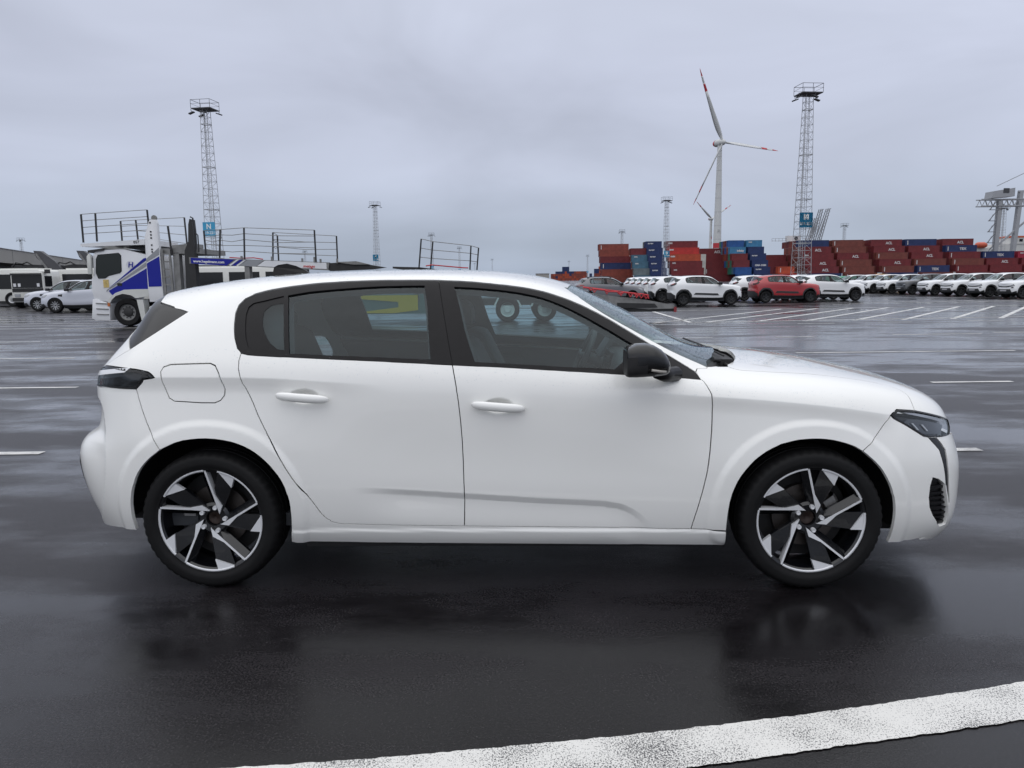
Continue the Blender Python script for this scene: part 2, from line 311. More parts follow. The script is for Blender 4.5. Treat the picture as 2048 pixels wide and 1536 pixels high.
_col( 1.54, _sec( 1.54, .85,.23, .90,.31, .912,.45, .912,.555, .905,.64, .878,.806, .815,.878, .765,.905, .70,.922, .60,.932, .37,.946, 0,.957))
_col( 1.72, _sec( 1.72, .84,.235, .878,.315, .888,.455, .885,.55, .875,.62, .842,.77, .782,.842, .735,.872, .67,.889, .58,.899, .36,.911, 0,.921))
_col( 1.90, [(1.855,.785,.215),(1.875,.825,.29),(1.885,.838,.445),(1.885,.835,.54),(1.885,.822,.605),(1.88,.785,.73),(1.87,.725,.795),(1.87,.68,.825),(1.87,.62,.845),(1.87,.54,.858),(1.87,.34,.872),(1.87,0,.882)])
_col( 2.06, [(1.965,.69,.18),(2.01,.73,.265),(2.025,.748,.44),(2.022,.745,.53),(2.015,.735,.585),(1.995,.70,.695),(1.98,.655,.745),(1.98,.61,.772),(1.98,.56,.79),(1.985,.48,.805),(1.99,.31,.822),(1.995,0,.832)])
_col( 2.24, [(2.05,.51,.16),(2.105,.55,.245),(2.13,.57,.43),(2.125,.57,.52),(2.112,.56,.57),(2.085,.54,.67),(2.075,.51,.705),(2.075,.48,.727),(2.075,.44,.742),(2.078,.38,.757),(2.09,.25,.772),(2.095,0,.782)])
_col( 2.48, [(2.11,.26,.15),(2.17,.28,.235),(2.198,.30,.42),(2.193,.30,.51),(2.178,.29,.555),(2.143,.28,.655),(2.135,.265,.685),(2.135,.25,.705),(2.135,.23,.718),(2.137,.20,.73),(2.147,.13,.745),(2.155,0,.752)])
_col( 2.72, [(2.125,0,.15),(2.185,0,.235),(2.213,0,.42),(2.21,0,.51),(2.193,0,.555),(2.16,0,.65),(2.15,0,.68),(2.15,0,.70),(2.15,0,.713),(2.15,0,.725),(2.16,0,.738),(2.165,0,.745)])

def _adj(u, rows, dx=0, dh=0, dz=0):
    c = HB_CAGE[HB_U.index(u)]
    for r in rows: c[r] = (c[r][0] + dx, c[r][1] + dh, c[r][2] + dz)
# rear corners drawn in, nose carried forward
for _u, _k in ((-2.25, 1.0), (-2.04, 1.0), (-1.88, .55)):
    _adj(_u, (0, 1), .012 * _k, -.055 * _k, .02 * _k)
    _adj(_u, (2,), .010 * _k, -.035 * _k)
    _adj(_u, (3,), .010 * _k, -.045 * _k)
    _adj(_u, (4,), .022 * _k, -.070 * _k, -.02)
    _adj(_u, (5,), .012 * _k, -.050 * _k)
    _adj(_u, (6, 7), .012 * _k, -.045 * _k)
    _adj(_u, (8, 9), .022 * _k, -.055 * _k)
for _u, _k in ((1.90, .5), (2.06, 1.0), (2.24, 1.0), (2.48, .7), (2.72, .6)):
    _h = min(_k, 1.0) if _u < 2.4 else 0
    _adj(_u, (0,), .022 * _k, .02 * _h, -.012 * _k)
    _adj(_u, (1,), .02 * _k, .040 * _h, -.015 * _k)
    _adj(_u, (2, 3), .012 * _k, .015 * _h)
    _adj(_u, (4,), .012 * _k, .015 * _h, .005)
    _adj(_u, (5,), .012 * _k, .005 * _h, .015 * _k)
    _adj(_u, (6, 7, 8, 9), .017 * _k, .012 * _h, .016 * _k)
    _adj(_u, (10, 11), .02 * _k, 0, .014 * _k)
_adj(1.72, (0,), 0, 0, -.03); _adj(1.54, (0,), 0, 0, -.02); _adj(1.90, (0,), 0, 0, -.01)
for _u in (.72, .88, 1.02, 1.16, 1.34): _adj(_u, (0,), 0, 0, -.012)
_adj(.72, (10, 11), 0, 0, -.022); _adj(.88, (10, 11), 0, 0, -.036); _adj(1.02, (10, 11), 0, 0, -.018); _adj(.52, (10, 11), 0, 0, -.008)

for _u in (-2.75, -2.50, -2.25, -2.04):
    _adj(_u, (1,), 0, 0, .05); _adj(_u, (2,), 0, 0, .055); _adj(_u, (3,), .004, 0, .014); _adj(_u, (4,), .016, -.006 if _u > -2.4 else 0, -.012)

# ---------------------------------------------------------------- panels cut out of a body surface
def poly_inside(P, loops):
    c = np.zeros(len(P), bool)
    for L in loops:
        a = np.array(L); b = np.roll(a, -1, 0)
        for (x0, y0), (x1, y1) in zip(a, b):
            if y0 == y1: continue
            k = ((y0 > P[:, 1]) != (y1 > P[:, 1])) & (P[:, 0] < (x1 - x0) * (P[:, 1] - y0) / (y1 - y0) + x0)
            c ^= k
    return c
def poly_dist(P, loops):
    d = np.full(len(P), 9e9)
    for L in loops:
        a = np.array(L); b = np.roll(a, -1, 0)
        for p, q in zip(a, b):
            e = q - p; l2 = e @ e
            if l2 < 1e-14: continue
            t = np.clip(((P - p) @ e) / l2, 0, 1); d = np.minimum(d, np.hypot(*(P - p - t[:, None] * e).T))
    return d
def area2(L):
    a = np.array(L); b = np.roll(a, -1, 0); return float((a[:, 0] * b[:, 1] - b[:, 0] * a[:, 1]).sum())
def clean(L, eps=.0015):
    out = []
    for p in L:
        if not out or math.hypot(p[0] - out[-1][0], p[1] - out[-1][1]) > eps: out.append(tuple(p))
    while len(out) > 3 and math.hypot(out[0][0] - out[-1][0], out[0][1] - out[-1][1]) <= eps: out.pop()
    return out
def dens(L, step=.05):
    out = []
    for p, q in zip(L, L[1:] + L[:1]):
        n = max(1, int(math.hypot(q[0] - p[0], q[1] - p[1]) / step))
        for k in range(n): out.append((p[0] + (q[0] - p[0]) * k / n, p[1] + (q[1] - p[1]) * k / n))
    return out
def inset(L, d):
    a = np.array(L); n = len(a)
    if area2(L) < 0: a = a[::-1]
    e = np.roll(a, -1, 0) - a; e /= np.maximum(np.linalg.norm(e, axis=1, keepdims=True), 1e-9)
    nr = np.stack([-e[:, 1], e[:, 0]], 1); pn = np.roll(nr, 1, 0)
    s = nr + pn; l = np.maximum((s * nr).sum(1, keepdims=True), .35)
    return [tuple(x) for x in a + s / l * d]
def panel_arrays(sh, outer, holes=(), side=-1, spacing=.03, gap=.0024, depth=.018, lift=0.0, hgap=None, step=None, extra=None):
    outer = clean(outer);
    outer = dens(outer, step or spacing)
    if area2(outer) < 0: outer = outer[::-1]
    raw = outer
    if gap:
        outer = inset(raw, gap)
        # panels run on across the centre line of the car: no gap there
        outer = [(sh.uc[0] if p[0] <= sh.uc[0] + .003 else (sh.uc[-1] if p[0] >= sh.uc[-1] - .003 else q[0]), sh.vc[-1] if p[1] >= sh.vc[-1] - .003 else q[1]) for p, q in zip(raw, outer)]
    hs = []
    for h in holes:
        h = dens(clean(h), step or spacing); hs.append([tuple(x) for x in (inset(h, -(hgap if hgap is not None else gap)) if (hgap is not None or gap) else h)])
    um, vm_ = sh.uc, sh.vc
    clampf = lambda L: [(min(max(x, um[0]), um[-1]), min(max(y, vm_[0]), vm_[-1])) for x, y in L]
    loops = [clean(clampf(outer), .0006)] + [clean(clampf(h), .0006) for h in hs]
    o = np.array(loops[0]); lo, hi = o.min(0), o.max(0)
    gx, gy = np.meshgrid(np.arange(lo[0], hi[0], spacing), np.arange(lo[1], hi[1], spacing * .866), indexing='xy')
    gx = gx + (np.arange(gx.shape[0]) % 2)[:, None] * spacing / 2
    G = np.stack([gx.ravel(), gy.ravel()], 1)
    G = G[poly_inside(G, loops)]
    if len(G): G = G[poly_dist(G, loops) > spacing * .45]
    if extra is not None:
        X = extra[poly_inside(extra, loops)]
        if len(X): X = X[poly_dist(X, loops) > .0015]
        if len(X):
            cell = set((int(x / .004), int(y / .004)) for x, y in X); G = np.array([g for g in G if not any((int(g[0] / .004) + i, int(g[1] / .004) + j) in cell for i in (-1, 0, 1) for j in (-1, 0, 1))]).reshape(-1, 2); G = np.concatenate([G, X])
    pts = []; edges = []
    for L in loops:
        k = len(pts); pts += L; edges += [(k + i, k + (i + 1) % len(L)) for i in range(len(L))]
    pts += [tuple(g) for g in G]
    v2, e2, f2, *_ = delaunay_2d_cdt([Vector(p) for p in pts], edges, [], 0, 1e-7)
    V2 = np.array([tuple(v) for v in v2]); T = np.array([f for f in f2 if len(f) == 3])
    T = T[poly_inside(V2[T].mean(1), loops)]
    U, V = V2[:, 0], V2[:, 1]
    P = sh.point(U, V); Nn = sh.normal(U, V)
    P = P + Nn * lift
    S = np.array([1, side, 1.0])
    # winding: make triangles face along the normal
    tn = np.cross(P[T[:, 1]] - P[T[:, 0]], P[T[:, 2]] - P[T[:, 0]])
    fl = (tn * Nn[T].mean(1)).sum(1) < 0
    T[fl] = T[fl][:, ::-1]
    # boundary
    cnt = {}
    for t in T:
        for a, b in ((t[0], t[1]), (t[1], t[2]), (t[2], t[0])): cnt[(a, b)] = 1
    bd = [(a, b) for (a, b) in cnt if (b, a) not in cnt]
    verts = list(P); nor = list(Nn); faces = [tuple(t) for t in T]
    if depth:
        idx = {}
        for a, b in bd:
            if (V[a] > sh.vc[-1] - .002 and V[b] > sh.vc[-1] - .002) or (U[a] > sh.uc[-1] - .002 and U[b] > sh.uc[-1] - .002) or (U[a] < sh.uc[0] + .002 and U[b] < sh.uc[0] + .002): continue
            tg = P[b] - P[a]; nf = np.cross(tg, Nn[a]); nf /= max(np.linalg.norm(nf), 1e-9)
            k = len(verts)
            verts += [P[a], P[b], P[b] - Nn[b] * depth, P[a] - Nn[a] * depth]; nor += [nf] * 4
            faces.append((k + 1, k, k + 3, k + 2))
    verts = np.array(verts) * S; nor = np.array(nor) * S
    if side < 0: faces = [f[::-1] for f in faces]
    return verts, faces, nor
def panel(sh, name, outer, material, parent, holes=(), side=-1, spacing=.03, **k):
    v, f, n = panel_arrays(sh, outer, holes, side, spacing, **k)
    return meshobj(name, v, f, material, parent, True, n)
def panels(sh, name, loops_, material, parent, sides=(-1, 1), spacing=.09, **k):
    """the same outline(s) on one or both flanks, as one mesh"""
    V, F, Nn = [], [], []
    for outer, holes in loops_:
        for sd in sides:
            v, f, n = panel_arrays(sh, outer, holes, sd, spacing, **k); o = len(V)
            V += [tuple(x) for x in v]; Nn += [tuple(x) for x in n]; F += [tuple(int(i) + o for i in q) for q in f]
    return meshobj(name, V, F, material, parent, True, Nn)

# ================================================================ the white hatchback in front
car = empty('hatchback_car')
tag(car, 'large white five-door hatchback with two-tone alloy wheels in the foreground', 'car')
M_PAINT = mat('white_pearl_paint', (.84, .84, .815), .38, 0, 1.0, .5, rvar=.05, vscale=2.5, coatr=.015)
M_BLK = mat('gloss_black_trim', (.006, .006, .0065), .18, 0, .15, .4, rvar=.05, vscale=14)
M_SAT = mat('satin_black_trim', (.0075, .007, .008), .34, 0, 0, .22, var=.25, vscale=30)
M_PLA = mat('black_plastic', (.012, .012, .013), .6, var=.3, vscale=20)
M_RUB = mat('tyre_rubber', (.0085, .0085, .009), .62, 0, 0, .22, var=.3, vscale=9, bump=.0006, bscale=60)
M_ALU = mat('machined_alloy', (.70, .71, .73), .34, .15, .3, rvar=.08, vscale=8)
M_WBL = mat('wheel_gloss_black', (.004, .0045, .006), .22, .0, .25, rvar=.06, vscale=10)
M_DISC = mat('brake_disc', (.09, .08, .075), .45, .8, var=.4, vscale=12)
M_CAL = mat('brake_caliper', (.30, .30, .30), .5, .6, var=.3, vscale=30)
M_INT = mat('interior_fabric', (.05, .055, .06), .85, var=.25, vscale=18)
M_INT2 = mat('interior_plastic', (.04, .044, .05), .55, var=.2, vscale=12)
M_HEAD = mat('headliner', (.13, .145, .155), .9)
G_SIDE = glass('side_window_glass', (.58, .72, .74), haze=.008)
G_PRIV = glass('rear_window_glass', (.49, .62, .64), haze=.008)
G_WS = glass('windshield_glass', (.60, .70, .69), haze=.015)
G_LENS = glass('lamp_lens', (.88, .9, .92))

